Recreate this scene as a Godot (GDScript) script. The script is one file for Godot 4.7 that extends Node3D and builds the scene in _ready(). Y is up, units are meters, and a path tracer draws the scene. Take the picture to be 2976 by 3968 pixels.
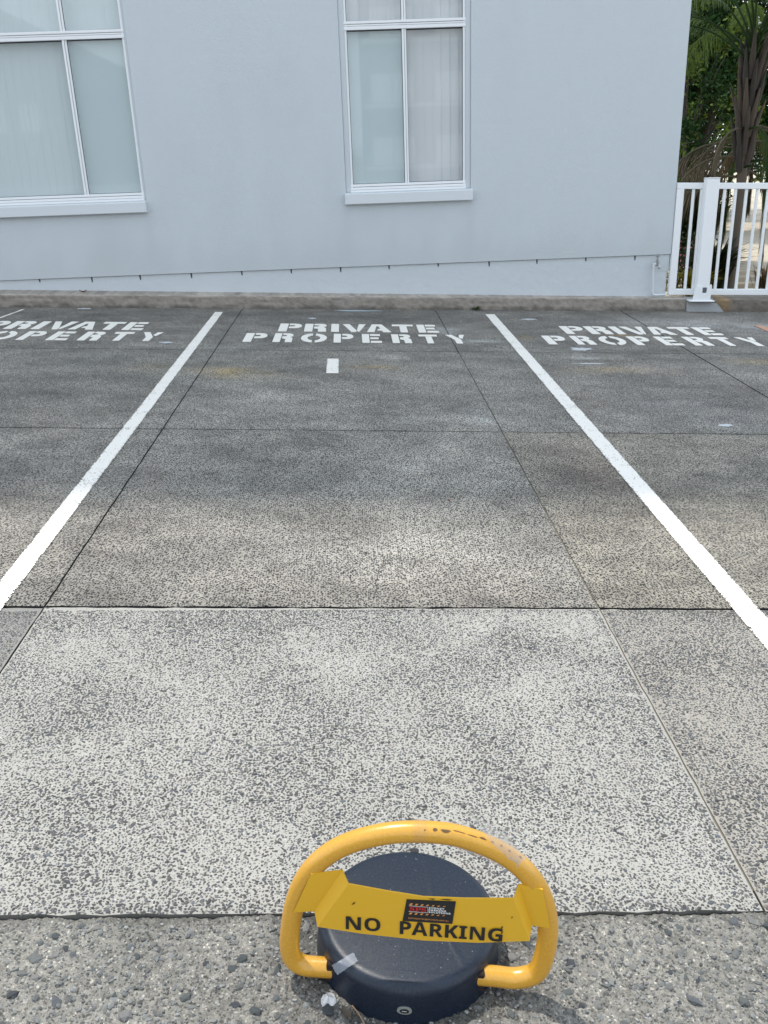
extends Node3D
# A parking bay with a fold-up hoop lock, seen towards a pale rendered building. y is up, metres; the wall stands on z = 0, the camera looks along -z.

const GA := -0.0497      # the car park falls to the right ...
const GB := -0.0023
var rng := RandomNumberGenerator.new()
var noise_a := FastNoiseLite.new()
var noise_b := FastNoiseLite.new()
var noise_c := FastNoiseLite.new()
var M := {}
var NUP := Vector3(0.0497, 1, 0.0023).normalized()


# ------------------------------------------------------------------ mesh builder
class MB:
	var v := PackedVector3Array()
	var n := PackedVector3Array()
	var c := PackedColorArray()
	var u := PackedVector2Array()
	var i := PackedInt32Array()
	var col := Color(1, 1, 1)

	func vert(p: Vector3, nn: Vector3, uv := Vector2.ZERO) -> int:
		v.append(p)
		n.append(nn)
		c.append(col)
		u.append(uv)
		return v.size() - 1

	func face(a: int, b: int, d: int) -> void:   # clockwise seen from the side its normals point to
		var w := (v[b] - v[a]).cross(v[d] - v[a])
		if w.dot(n[a] + n[b] + n[d]) > 0.0:
			i.append_array([a, d, b])
		else:
			i.append_array([a, b, d])

	func tri(p: Vector3, q: Vector3, r: Vector3, nn: Vector3) -> void:
		face(vert(p, nn), vert(q, nn), vert(r, nn))

	func quad(p: Vector3, q: Vector3, r: Vector3, s: Vector3, nn: Vector3) -> void:
		var a := vert(p, nn)
		var b := vert(q, nn)
		var d := vert(r, nn)
		var e := vert(s, nn)
		face(a, b, d)
		face(a, d, e)

	# box from lo to hi with its edges cut by ch
	func box(lo: Vector3, hi: Vector3, ch := 0.0, t := Transform3D.IDENTITY) -> void:
		var m := (lo + hi) * 0.5
		var h := (hi - lo) * 0.5
		ch = minf(ch, minf(h.x, minf(h.y, h.z)) * 0.9)
		for ax in 3:
			for s in [-1.0, 1.0]:
				var b: int = (ax + 1) % 3
				var d: int = (ax + 2) % 3
				var nn := Vector3.ZERO
				nn[ax] = s
				var q := []
				for k in [[-1, -1], [1, -1], [1, 1], [-1, 1]]:
					var p := Vector3.ZERO
					p[ax] = s * h[ax]
					p[b] = k[0] * (h[b] - ch)
					p[d] = k[1] * (h[d] - ch)
					q.append(t * (m + p))
				quad(q[0], q[1], q[2], q[3], t.basis * nn)
				if ch > 0.0:
					for s2 in [-1.0, 1.0]:      # the edge between axes ax and b
						var n2 := Vector3.ZERO
						n2[ax] = s
						n2[b] = s2
						var e := []
						for k in [-1.0, 1.0]:
							var p1 := Vector3.ZERO
							p1[ax] = s * h[ax]
							p1[b] = s2 * (h[b] - ch)
							p1[d] = k * (h[d] - ch)
							var p2 := Vector3.ZERO
							p2[ax] = s * (h[ax] - ch)
							p2[b] = s2 * h[b]
							p2[d] = k * (h[d] - ch)
							e.append_array([t * (m + p1), t * (m + p2)])
						quad(e[0], e[1], e[3], e[2], t.basis * n2.normalized())
		if ch > 0.0:
			for sx in [-1.0, 1.0]:
				for sy in [-1.0, 1.0]:
					for sz in [-1.0, 1.0]:
						var sg := Vector3(sx, sy, sz)
						var a := Vector3(h.x, h.y - ch, h.z - ch) * sg
						var b2 := Vector3(h.x - ch, h.y, h.z - ch) * sg
						var d2 := Vector3(h.x - ch, h.y - ch, h.z) * sg
						tri(t * (m + a), t * (m + b2), t * (m + d2), t.basis * sg.normalized())

	# a round bar along pts; rad is a number or an array of radii
	func tube(pts: Array, rad, sides := 10, caps := true) -> void:
		var first := v.size()
		var up := Vector3.UP
		var dir: Vector3 = (pts[1] - pts[0]).normalized()
		if absf(dir.dot(up)) > 0.9:
			up = Vector3.RIGHT
		var x := up.cross(dir).normalized()
		for k in pts.size():
			var d: Vector3 = (pts[mini(k + 1, pts.size() - 1)] - pts[maxi(k - 1, 0)]).normalized()
			x = (x - d * x.dot(d)).normalized()
			var y := d.cross(x)
			var r: float = rad[k] if rad is Array else rad
			for s in sides:
				var a := TAU * s / sides
				var o := x * cos(a) + y * sin(a)
				vert(pts[k] + o * r, o, Vector2(float(s) / sides, k))
		for k in pts.size() - 1:
			for s in sides:
				var a := first + k * sides + s
				var b := first + k * sides + (s + 1) % sides
				face(a, b, b + sides)
				face(a, b + sides, a + sides)
		if caps:
			for e in [0, pts.size() - 1]:
				var d: Vector3 = (pts[1] - pts[0]).normalized() * -1.0 if e == 0 else (pts[e] - pts[e - 1]).normalized()
				for s in range(1, sides - 1):
					tri(v[first + e * sides], v[first + e * sides + s], v[first + e * sides + s + 1], d)

	# polygon in x, y pushed from z0 to z1
	func prism(poly: PackedVector2Array, z0: float, z1: float, sides := true) -> void:
		var t := Geometry2D.triangulate_polygon(poly)
		for k in range(0, t.size(), 3):
			var a := poly[t[k]]
			var b := poly[t[k + 1]]
			var d := poly[t[k + 2]]
			tri(Vector3(a.x, a.y, z1), Vector3(b.x, b.y, z1), Vector3(d.x, d.y, z1), Vector3(0, 0, 1))
			if z0 != z1:
				tri(Vector3(a.x, a.y, z0), Vector3(b.x, b.y, z0), Vector3(d.x, d.y, z0), Vector3(0, 0, -1))
		if sides:
			var s := -1.0 if Geometry2D.is_polygon_clockwise(poly) else 1.0
			for k in poly.size():
				var a := poly[k]
				var b := poly[(k + 1) % poly.size()]
				var e := (b - a).normalized()
				quad(Vector3(a.x, a.y, z0), Vector3(b.x, b.y, z0), Vector3(b.x, b.y, z1), Vector3(a.x, a.y, z1), Vector3(e.y, -e.x, 0) * s)

	# a w by h net of points already added from first on, row after row; smooth normals afterwards
	func net(first: int, w: int, h: int) -> void:
		for y in h - 1:
			for x in w - 1:
				var a := first + y * w + x
				face(a, a + 1, a + w + 1)
				face(a, a + w + 1, a + w)

	func smooth() -> void:
		var acc := PackedVector3Array()
		acc.resize(v.size())
		for k in range(0, i.size(), 3):
			var w := (v[i[k + 2]] - v[i[k]]).cross(v[i[k + 1]] - v[i[k]])
			for j in 3:
				acc[i[k + j]] += w
		for k in v.size():
			if acc[k].length_squared() > 0.0:
				n[k] = acc[k].normalized()

	func mesh() -> ArrayMesh:
		var a := []
		a.resize(Mesh.ARRAY_MAX)
		a[Mesh.ARRAY_VERTEX] = v
		a[Mesh.ARRAY_NORMAL] = n
		a[Mesh.ARRAY_COLOR] = c
		a[Mesh.ARRAY_TEX_UV] = u
		a[Mesh.ARRAY_INDEX] = i
		var m := ArrayMesh.new()
		m.add_surface_from_arrays(Mesh.PRIMITIVE_TRIANGLES, a)
		return m


# ------------------------------------------------------------------ naming helpers
func numbered(called: String, parent: Node) -> String:
	if not parent.has_node(called):
		return called
	var k := 1
	while parent.has_node("%s_%03d" % [called, k]):
		k += 1
	return "%s_%03d" % [called, k]

var counts := {}
func put(called: String, mesh: Mesh, m: Material, parent: Node = self, quick := false) -> MeshInstance3D:
	var o := MeshInstance3D.new()
	if quick:
		var key := "%d/%s" % [parent.get_instance_id(), called]
		var k: int = counts.get(key, 0)
		counts[key] = k + 1
		o.name = called if k == 0 else "%s_%03d" % [called, k]
	else:
		o.name = numbered(called, parent)
	o.mesh = mesh
	o.material_override = m
	parent.add_child(o, true)
	return o

func thing(called: String, label: String, category: String, at := Vector3.ZERO, group := "") -> Node3D:
	var o := Node3D.new()
	o.name = numbered(called, self)
	add_child(o, true)
	o.position = at
	tag(o, label, category, group)
	return o

func tag(o: Node, label: String, category: String, group := "") -> void:
	o.set_meta("label", label)
	o.set_meta("category", category)
	if group:
		o.set_meta("group", group)

func structure(called: String, label: String) -> Node3D:
	var o := Node3D.new()
	o.name = called
	add_child(o, true)
	o.set_meta("kind", "structure")
	o.set_meta("label", label)
	return o

func many(called: String, mesh: Mesh, m: Material, xf: Array, cols: PackedColorArray, parent: Node) -> MultiMeshInstance3D:
	var mm := MultiMesh.new()
	mm.transform_format = MultiMesh.TRANSFORM_3D
	mm.use_colors = true
	mm.mesh = mesh
	mm.instance_count = xf.size()
	var b := PackedFloat32Array()
	b.resize(xf.size() * 16)
	for k in xf.size():
		var t: Transform3D = xf[k]
		var w := k * 16
		for r in 3:
			b[w + r * 4] = t.basis.x[r]
			b[w + r * 4 + 1] = t.basis.y[r]
			b[w + r * 4 + 2] = t.basis.z[r]
			b[w + r * 4 + 3] = t.origin[r]
		b[w + 12] = cols[k].r
		b[w + 13] = cols[k].g
		b[w + 14] = cols[k].b
		b[w + 15] = 1.0
	mm.buffer = b
	var o := MultiMeshInstance3D.new()
	o.name = numbered(called, parent)
	o.multimesh = mm
	o.material_override = m
	o.set_meta("kind", "stuff")
	parent.add_child(o, true)
	return o

func mat(r: float, g: float, b: float, rough := 0.8, metal := 0.0, vc := false) -> StandardMaterial3D:
	var m := StandardMaterial3D.new()
	m.albedo_color = Color(r, g, b).linear_to_srgb()
	m.roughness = rough
	m.metallic = metal
	m.vertex_color_use_as_albedo = vc
	return m

func noise(sd: int, freq: float, oct := 4) -> FastNoiseLite:
	var f := FastNoiseLite.new()
	f.seed = sd
	f.frequency = freq
	f.noise_type = FastNoiseLite.TYPE_SIMPLEX_SMOOTH
	f.fractal_octaves = oct
	return f

func noise_tex(sd: int, freq: float, size := 512, oct := 4, lo := 0.0, hi := 1.0) -> NoiseTexture2D:
	var t := NoiseTexture2D.new()
	t.width = size
	t.height = size
	t.seamless = true
	t.noise = noise(sd, freq, oct)
	var g := Gradient.new()
	g.set_color(0, Color(lo, lo, lo))
	g.set_color(1, Color(hi, hi, hi))
	t.color_ramp = g
	return t

func bump(m: StandardMaterial3D, t: Texture2D, scale: float, cm: float) -> void:
	m.uv1_triplanar = true
	m.uv1_scale = Vector3.ONE * scale
	m.heightmap_enabled = true
	m.heightmap_texture = t
	m.heightmap_scale = cm

func gy(x: float, z: float) -> float:
	return GA * x + GB * z

func gp(x: float, z: float, h := 0.0) -> Vector3:
	return Vector3(x, GA * x + GB * z + h, z)

# x to the right, y away from the camera, z up from the ground
func ground_frame(x: float, z: float, h := 0.0, turn := 0.0) -> Transform3D:
	var bx := Vector3(1, GA, 0).normalized()
	var by := NUP.cross(bx).normalized()
	return Transform3D(Basis(bx, by, NUP) * Basis(Vector3(0, 0, 1), turn), gp(x, z) + NUP * h)

func spline(p: Array, per: int) -> Array:
	var out := []
	for k in p.size() - 1:
		var a: Vector3 = p[maxi(k - 1, 0)]
		var b: Vector3 = p[k]
		var c: Vector3 = p[k + 1]
		var d: Vector3 = p[mini(k + 2, p.size() - 1)]
		for s in per:
			out.append(b.cubic_interpolate(c, a, d, float(s) / per))
	out.append(p[-1])
	return out

func fr(lo: float, hi: float) -> float:
	return rng.randf_range(lo, hi)


# ------------------------------------------------------------------ textures: crushed stone in a cement matrix, seen from above
func aggregate(side: int, sd: int, spacing: float, size_lo: float, size_hi: float, keep: float, base: Color, wob: float, stones: Array) -> Image:
	var r := RandomNumberGenerator.new()
	r.seed = sd
	var b := PackedByteArray()
	b.resize(side * side * 3)
	var br := int(base.r * 255)
	var bg := int(base.g * 255)
	var bb := int(base.b * 255)
	var w := int(wob * 255)
	for k in side * side:
		var d := (r.randi() % (2 * w + 1)) - w
		b[k * 3] = clampi(br + d, 0, 255)
		b[k * 3 + 1] = clampi(bg + d, 0, 255)
		b[k * 3 + 2] = clampi(bb + d, 0, 255)
	var cells := int(side / spacing)
	var step := float(side) / cells
	for gyy in cells:
		for gx in cells:
			if r.randf() > keep:
				continue
			var cx := (gx + 0.5 + r.randf_range(-0.34, 0.34)) * step
			var cy := (gyy + 0.5 + r.randf_range(-0.34, 0.34)) * step
			var ra := r.randf_range(size_lo, size_hi)
			var rb := ra * r.randf_range(0.55, 1.0)
			var an := r.randf() * PI
			var ca := cos(an)
			var sa := sin(an)
			var st: Color = stones[r.randi() % stones.size()]
			var k := r.randf_range(0.75, 1.25)
			var c0 := clampi(int(st.r * k * 255), 0, 255)
			var c1 := clampi(int(st.g * k * 255), 0, 255)
			var c2 := clampi(int(st.b * k * 255), 0, 255)
			var q := int(ceil(ra))
			for dy in range(-q, q + 1):
				for dx in range(-q, q + 1):
					var e := (dx * ca + dy * sa) / ra
					var f := (dy * ca - dx * sa) / rb
					if e * e + f * f < 1.0:
						var at := (posmod(int(cy) + dy, side) * side + posmod(int(cx) + dx, side)) * 3
						b[at] = c0
						b[at + 1] = c1
						b[at + 2] = c2
	return Image.create_from_data(side, side, false, Image.FORMAT_RGB8, b)

func stone_mat(img: Image, metres: float, cm: float, rough := 0.9) -> StandardMaterial3D:
	var m := StandardMaterial3D.new()
	m.albedo_texture = ImageTexture.create_from_image(img)
	m.roughness = rough
	m.vertex_color_use_as_albedo = true
	m.uv1_scale = Vector3.ONE / metres
	m.heightmap_enabled = true
	m.heightmap_texture = m.albedo_texture
	m.heightmap_scale = cm
	return m


# ------------------------------------------------------------------ start
func _ready() -> void:
	rng.seed = 7
	var cam := Camera3D.new()
	cam.name = "camera"
	cam.fov = 59.40
	cam.near = 0.05
	cam.far = 900.0
	cam.transform = Transform3D(Basis.from_euler(Vector3(-0.3819, -0.0236, -0.0366), EULER_ORDER_YXZ), Vector3(-0.0144, 1.4444, 9.1815))
	add_child(cam)
	cam.current = true

	var env := Environment.new()
	env.background_mode = Environment.BG_SKY
	env.sky = Sky.new()
	var sm := ProceduralSkyMaterial.new()
	sm.sky_top_color = Color(0.72, 0.77, 0.825)
	sm.sky_horizon_color = Color(0.93, 0.95, 0.975)
	sm.sky_curve = 0.18
	sm.sky_energy_multiplier = 1.2
	sm.ground_bottom_color = Color(0.35, 0.34, 0.32)
	sm.ground_horizon_color = Color(0.7, 0.72, 0.74)
	sm.sun_angle_max = 12.0
	env.sky.sky_material = sm
	env.tonemap_mode = Environment.TONE_MAPPER_LINEAR
	env.tonemap_exposure = 1.5
	env.sdfgi_enabled = true
	env.ssao_enabled = true
	env.ssil_enabled = true
	var we := WorldEnvironment.new()
	we.name = "world"
	we.environment = env
	add_child(we)

	var sun := DirectionalLight3D.new()
	sun.name = "sun"
	var az := deg_to_rad(37.0)
	var el := deg_to_rad(64.0)
	var to_sun := Vector3(-sin(az) * cos(el), sin(el), -cos(az) * cos(el))
	sun.basis = Basis.looking_at(-to_sun, Vector3.UP)
	sun.light_energy = 0.72
	sun.light_color = Color(1.0, 0.98, 0.945)
	sun.light_angular_distance = 1.8
	sun.shadow_enabled = true
	add_child(sun)

	noise_a = noise(11, 0.45, 4)
	noise_b = noise(23, 1.9, 4)
	noise_c = noise(37, 9.0, 3)
	make_materials()
	build_ground()
	build_slabs()
	build_apron()
	build_building()
	build_kerb()
	build_fence()
	build_plaza()
	build_trees()
	build_opposite()
	build_markings()
	build_lock()
	build_bits()


func make_materials() -> void:
	var dark := [Color(0.20, 0.21, 0.22), Color(0.25, 0.24, 0.23), Color(0.18, 0.19, 0.22), Color(0.31, 0.29, 0.27), Color(0.37, 0.37, 0.37)]
	M.upper = stone_mat(aggregate(2048, 3, 7.6, 2.2, 4.2, 0.86, Color(0.73, 0.72, 0.69), 0.11, dark), 2.4, 0.2)
	M.matrix = stone_mat(aggregate(1024, 5, 5.0, 0.8, 1.8, 0.35, Color(0.79, 0.78, 0.755), 0.07, [Color(0.5, 0.5, 0.48), Color(0.62, 0.6, 0.56), Color(0.88, 0.87, 0.85)]), 1.0, 0.06)
	M.apron = stone_mat(aggregate(1024, 9, 5.0, 1.0, 3.4, 0.75, Color(0.62, 0.605, 0.575), 0.12, [Color(0.48, 0.475, 0.46), Color(0.52, 0.50, 0.47), Color(0.74, 0.72, 0.68), Color(0.42, 0.41, 0.40), Color(0.60, 0.58, 0.55)]), 0.9, 0.3)
	M.stone = mat(1, 1, 1, 0.75, 0.0, true)
	M.paint = mat(0.86, 0.81, 0.735, 0.55)
	bump(M.paint, noise_tex(61, 0.06, 512, 4), 5.0, 0.12)
	M.worn = mat(0.52, 0.53, 0.54, 0.8)
	M.dirt = mat(0.045, 0.042, 0.038, 0.95)
	M.wall = mat(0.555, 0.597, 0.622, 0.85, 0.0, true)
	bump(M.wall, noise_tex(71, 0.06, 1024, 5), 1.5, 0.22)
	M.plinth = mat(0.56, 0.60, 0.622, 0.65)
	bump(M.plinth, noise_tex(72, 0.008, 1024, 6), 0.9, 0.35)
	M.frame = mat(0.80, 0.81, 0.82, 0.35)
	M.groove = mat(0.10, 0.11, 0.12, 0.8)
	M.rubber = mat(0.05, 0.055, 0.06, 0.7)
	M.blind = mat(0.72, 0.695, 0.69, 0.75)
	M.blind_green = mat(0.65, 0.69, 0.685, 0.75)
	M.sill = mat(0.64, 0.67, 0.685, 0.7)
	M.glass = StandardMaterial3D.new()
	M.glass.albedo_color = Color(0.76, 0.84, 0.86, 0.24)  # milky tint stands in for dust and reflected haze
	M.glass.transparency = BaseMaterial3D.TRANSPARENCY_ALPHA
	M.glass.roughness = 0.02
	M.glass.metallic_specular = 0.6
	M.curtain = mat(0.56, 0.625, 0.625, 0.9)
	M.room = mat(0.3, 0.3, 0.3, 0.9)
	M.roof = mat(0.2, 0.2, 0.2, 0.9)
	M.kerb = mat(1, 1, 1, 0.92, 0.0, true)
	M.kerb.albedo_texture = ImageTexture.create_from_image(aggregate(512, 15, 5.0, 0.8, 2.2, 0.5, Color(0.93, 0.92, 0.91), 0.06, [Color(0.72, 0.7, 0.68), Color(0.85, 0.84, 0.82), Color(0.6, 0.58, 0.56)]))
	bump(M.kerb, noise_tex(73, 0.03, 512, 5), 2.2, 0.25)
	M.fence = mat(0.83, 0.845, 0.85, 0.35)
	M.steel = mat(0.45, 0.46, 0.47, 0.35, 0.9)
	M.brass = mat(0.30, 0.32, 0.30, 0.45, 0.7)
	M.pipe = mat(0.66, 0.68, 0.70, 0.5)
	M.yellow = mat(0.70, 0.36, 0.035, 0.33)
	M.yellow.clearcoat_enabled = true
	M.yellow.clearcoat = 0.4
	M.yellow.clearcoat_roughness = 0.15
	bump(M.yellow, noise_tex(81, 0.08, 256, 3), 9.0, 0.02)
	M.yellow_plate = mat(0.70, 0.395, 0.02, 0.4)
	bump(M.yellow_plate, noise_tex(82, 0.02, 256, 4), 6.0, 0.03)
	for m in [M.yellow]:
		m.albedo_texture = noise_tex(84, 0.03, 512, 6, 0.90, 1.0)
	M.cover = mat(0.014, 0.022, 0.037, 0.34)
	M.cover.metallic_specular = 0.45
	bump(M.cover, noise_tex(83, 0.12, 512, 3), 14.0, 0.02)
	M.cover.albedo_color = Color(0.016, 0.027, 0.050).linear_to_srgb()
	M.cover.albedo_texture = noise_tex(85, 0.02, 512, 6, 0.55, 1.0)
	M.black = mat(0.012, 0.012, 0.013, 0.6)
	M.red = mat(0.50, 0.02, 0.02, 0.5)
	M.white = mat(0.72, 0.71, 0.70, 0.5)
	M.orange = mat(0.62, 0.26, 0.07, 0.5)
	M.rust = mat(0.022, 0.012, 0.008, 0.9)
	M.scuff = mat(0.14, 0.075, 0.03, 0.8)
	M.tape = StandardMaterial3D.new()
	M.tape.albedo_color = Color(0.80, 0.77, 0.73, 0.42)
	M.tape.transparency = BaseMaterial3D.TRANSPARENCY_ALPHA
	M.tape.roughness = 0.3
	M.tape_thin = M.tape.duplicate()
	M.tape_thin.albedo_color = Color(0.80, 0.66, 0.5, 0.16)
	M.tape_shiny = StandardMaterial3D.new()
	M.tape_shiny.albedo_color = Color(0.72, 0.74, 0.77, 0.36)
	M.tape_shiny.transparency = BaseMaterial3D.TRANSPARENCY_ALPHA
	M.tape_shiny.roughness = 0.26


# ------------------------------------------------------------------ the ground sheet
func terrain_y(x: float, z: float) -> float:
	if z < -0.45:
		return -2.02
	return gy(clampf(x, -9.0, 9.0), clampf(z, 0.0, 14.0)) - 0.05

func build_ground() -> void:
	var xs := [-400.0, -120.0, -40.0, -20.0, -9.0, -6.0, -3.0, 0.0, 3.0, 6.0, 9.0, 20.0, 40.0, 120.0, 400.0]
	var zs := [-400.0, -150.0, -60.0, -30.0, -14.0, -5.0, -0.46, -0.44, 0.0, 4.0, 8.0, 14.0, 22.0, 40.0, 120.0, 400.0]
	var b := MB.new()
	for z in zs:
		for x in xs:
			b.vert(Vector3(x, terrain_y(x, z), z), Vector3.UP, Vector2(x, z))
	b.col = Color(0.9, 0.9, 0.9)
	b.net(0, xs.size(), zs.size())
	b.smooth()
	var o := put("ground", b.mesh(), M.upper)
	o.set_meta("kind", "structure")


# stains of the old slabs: cement laitance rubbed off, tyre dirt, rust, spilt paint. x, z, half width, half depth, strength, kind
const BLOTS := [
	[0.24, 2.36, 0.20, 0.17, 0.9, 0], [0.10, 2.72, 0.16, 0.05, 0.9, 1], [-0.95, 2.86, 0.22, 0.10, 1.0, 1], [-0.80, 3.0, 0.3, 0.12, 0.5, 1],
	[-0.55, 3.55, 0.35, 0.30, 0.5, 0], [0.62, 4.05, 0.30, 0.2, 0.35, 2], [0.2, 4.7, 0.35, 0.25, 0.30, 0], [0.45, 4.62, 0.10, 0.10, 0.5, 0],
	[0.27, 5.25, 0.40, 0.40, 0.6, 0], [0.22, 5.95, 0.30, 0.30, 0.55, 0], [-0.35, 5.0, 0.45, 0.40, -0.25, 3], [-0.9, 4.8, 0.5, 0.5, -0.20, 3],
	[1.05, 4.9, 0.30, 0.55, -0.30, 3], [-2.2, 3.6, 0.9, 0.6, -0.18, 3], [1.9, 3.6, 0.7, 0.5, -0.30, 3], [2.4, 3.3, 0.5, 0.7, -0.20, 3],
	[1.72, 2.35, 0.10, 0.05, 1.3, 4], [2.9, 0.75, 0.75, 0.22, 0.75, 2], [3.3, 0.95, 0.5, 0.4, 0.55, 2], [3.75, 0.95, 0.2, 0.25, 0.6, 2], [0.78, 1.25, 0.12, 0.16, 0.75, 4], [0.98, 1.72, 0.20, 0.07, 0.8, 4],
	[-1.85, 2.0, 0.6, 0.08, 0.35, 0], [-3.0, 2.4, 0.4, 0.35, 0.4, 0], [-1.45, 2.8, 0.25, 0.2, 0.25, 1], [1.45, 3.6, 0.12, 0.5, 0.35, 5], [1.15, 5.0, 0.16, 0.5, 0.35, 5], [-1.0, 5.2, 0.10, 0.5, 0.25, 5],
	[1.85, 2.75, 0.30, 0.10, 0.6, 1], [3.05, 2.45, 0.25, 0.10, 0.6, 1], [1.42, 1.55, 0.08, 0.12, 0.7, 1], [2.3, 1.42, 0.12, 0.03, 1.6, 1], [-0.7, 0.9, 0.4, 0.3, -0.25, 3], [0.3, 0.7, 0.7, 0.25, -0.35, 3],
	[-2.3, 0.6, 0.8, 0.2, -0.25, 3], [1.9, 0.8, 0.5, 0.3, -0.25, 3], [0.0, 6.1, 0.5, 0.2, 0.2, 0], [0.8, 6.2, 0.4, 0.25, 0.25, 0], [-0.6, 5.9, 0.4, 0.3, 0.2, 0], [1.2, 6.0, 0.3, 0.4, -0.1, 3]]

func slab_tone(x: float, z: float, row: int, cidx: int) -> Color:
	var t := 1.0 + 0.26 * noise_a.get_noise_2d(x * 1.4, z * 2.2) + 0.40 * noise_b.get_noise_2d(x, z * 1.6) + 0.24 * noise_c.get_noise_2d(x, z)
	var warm := 0.02 + 0.05 * noise_a.get_noise_2d(x + 50.0, z)
	# dirt darkens the back of the bays; the gradient also blends the shadow edge
	var grime_and_light := lerpf(0.76, 1.0, smoothstep(0.1, 5.0, z + 0.5 * noise_a.get_noise_2d(x * 1.2, z + 20.0)))
	grime_and_light *= lerpf(1.08, 0.86, smoothstep(4.2, 5.9, z + 0.35 * noise_b.get_noise_2d(x * 0.8, z * 0.8)))  # colour lifted in the shaded band and lowered in the sunlit one
	var c := Color(t * grime_and_light * (1.0 + warm), t * grime_and_light, t * grime_and_light * (1.0 - warm * 0.6))
	for q in BLOTS:
		var dx: float = (x - q[0]) / q[2]
		var dz: float = (z - q[1]) / q[3]
		var d := dx * dx + dz * dz
		if d > 5.0:
			continue
		var s: float = 1.35 * exp(-d * 1.2) * clampf(1.0 + 0.9 * noise_b.get_noise_2d(x * 2.2 + 9.0, z * 2.2), 0.0, 2.0) * q[4]
		match q[5]:
			0: c = Color(c.r + 0.42 * s, c.g + 0.42 * s, c.b + 0.41 * s)
			1: c = Color(c.r + 0.36 * s, c.g + 0.19 * s, c.b - 0.10 * s)
			2: c = Color(c.r + 0.42 * s, c.g + 0.46 * s, c.b + 0.52 * s)
			3: c = Color(c.r * (1.0 + s * 0.42), c.g * (1.0 + s * 0.42), c.b * (1.0 + s * 0.40))
			4: c = Color(c.r + 0.85 * s, c.g + 0.95 * s, c.b + 1.05 * s)
			5: c = Color(c.r + 0.16 * s, c.g + 0.06 * s, c.b + 0.02 * s)
	if row == 3:
		t = 1.0 + 0.05 * noise_a.get_noise_2d(x * 3.0, z * 3.0) + 0.03 * noise_b.get_noise_2d(x, z)
		var base: Color = [Color(0.70, 0.71, 0.71), Color(1.02, 1.03, 1.02), Color(0.90, 0.88, 0.84), Color(0.7, 0.68, 0.63)][cidx]
		c = Color(base.r * t, base.g * t, base.b * t)
	elif cidx == 2 and row == 2:
		c = Color(c.r * 1.03, c.g, c.b * 0.94)
	return Color(maxf(c.r, 0.05) * 0.60, maxf(c.g, 0.05) * 0.582, maxf(c.b, 0.05) * 0.562)

func joint_z(k: int, x: float) -> float:
	match k:
		0: return 0.16 - 0.025 * x - 0.04
		1: return 2.15
		2: return 4.318 + 0.017 * x
		3: return 6.431 + 0.014 * x
	return 7.768 + 0.015 * x

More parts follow.
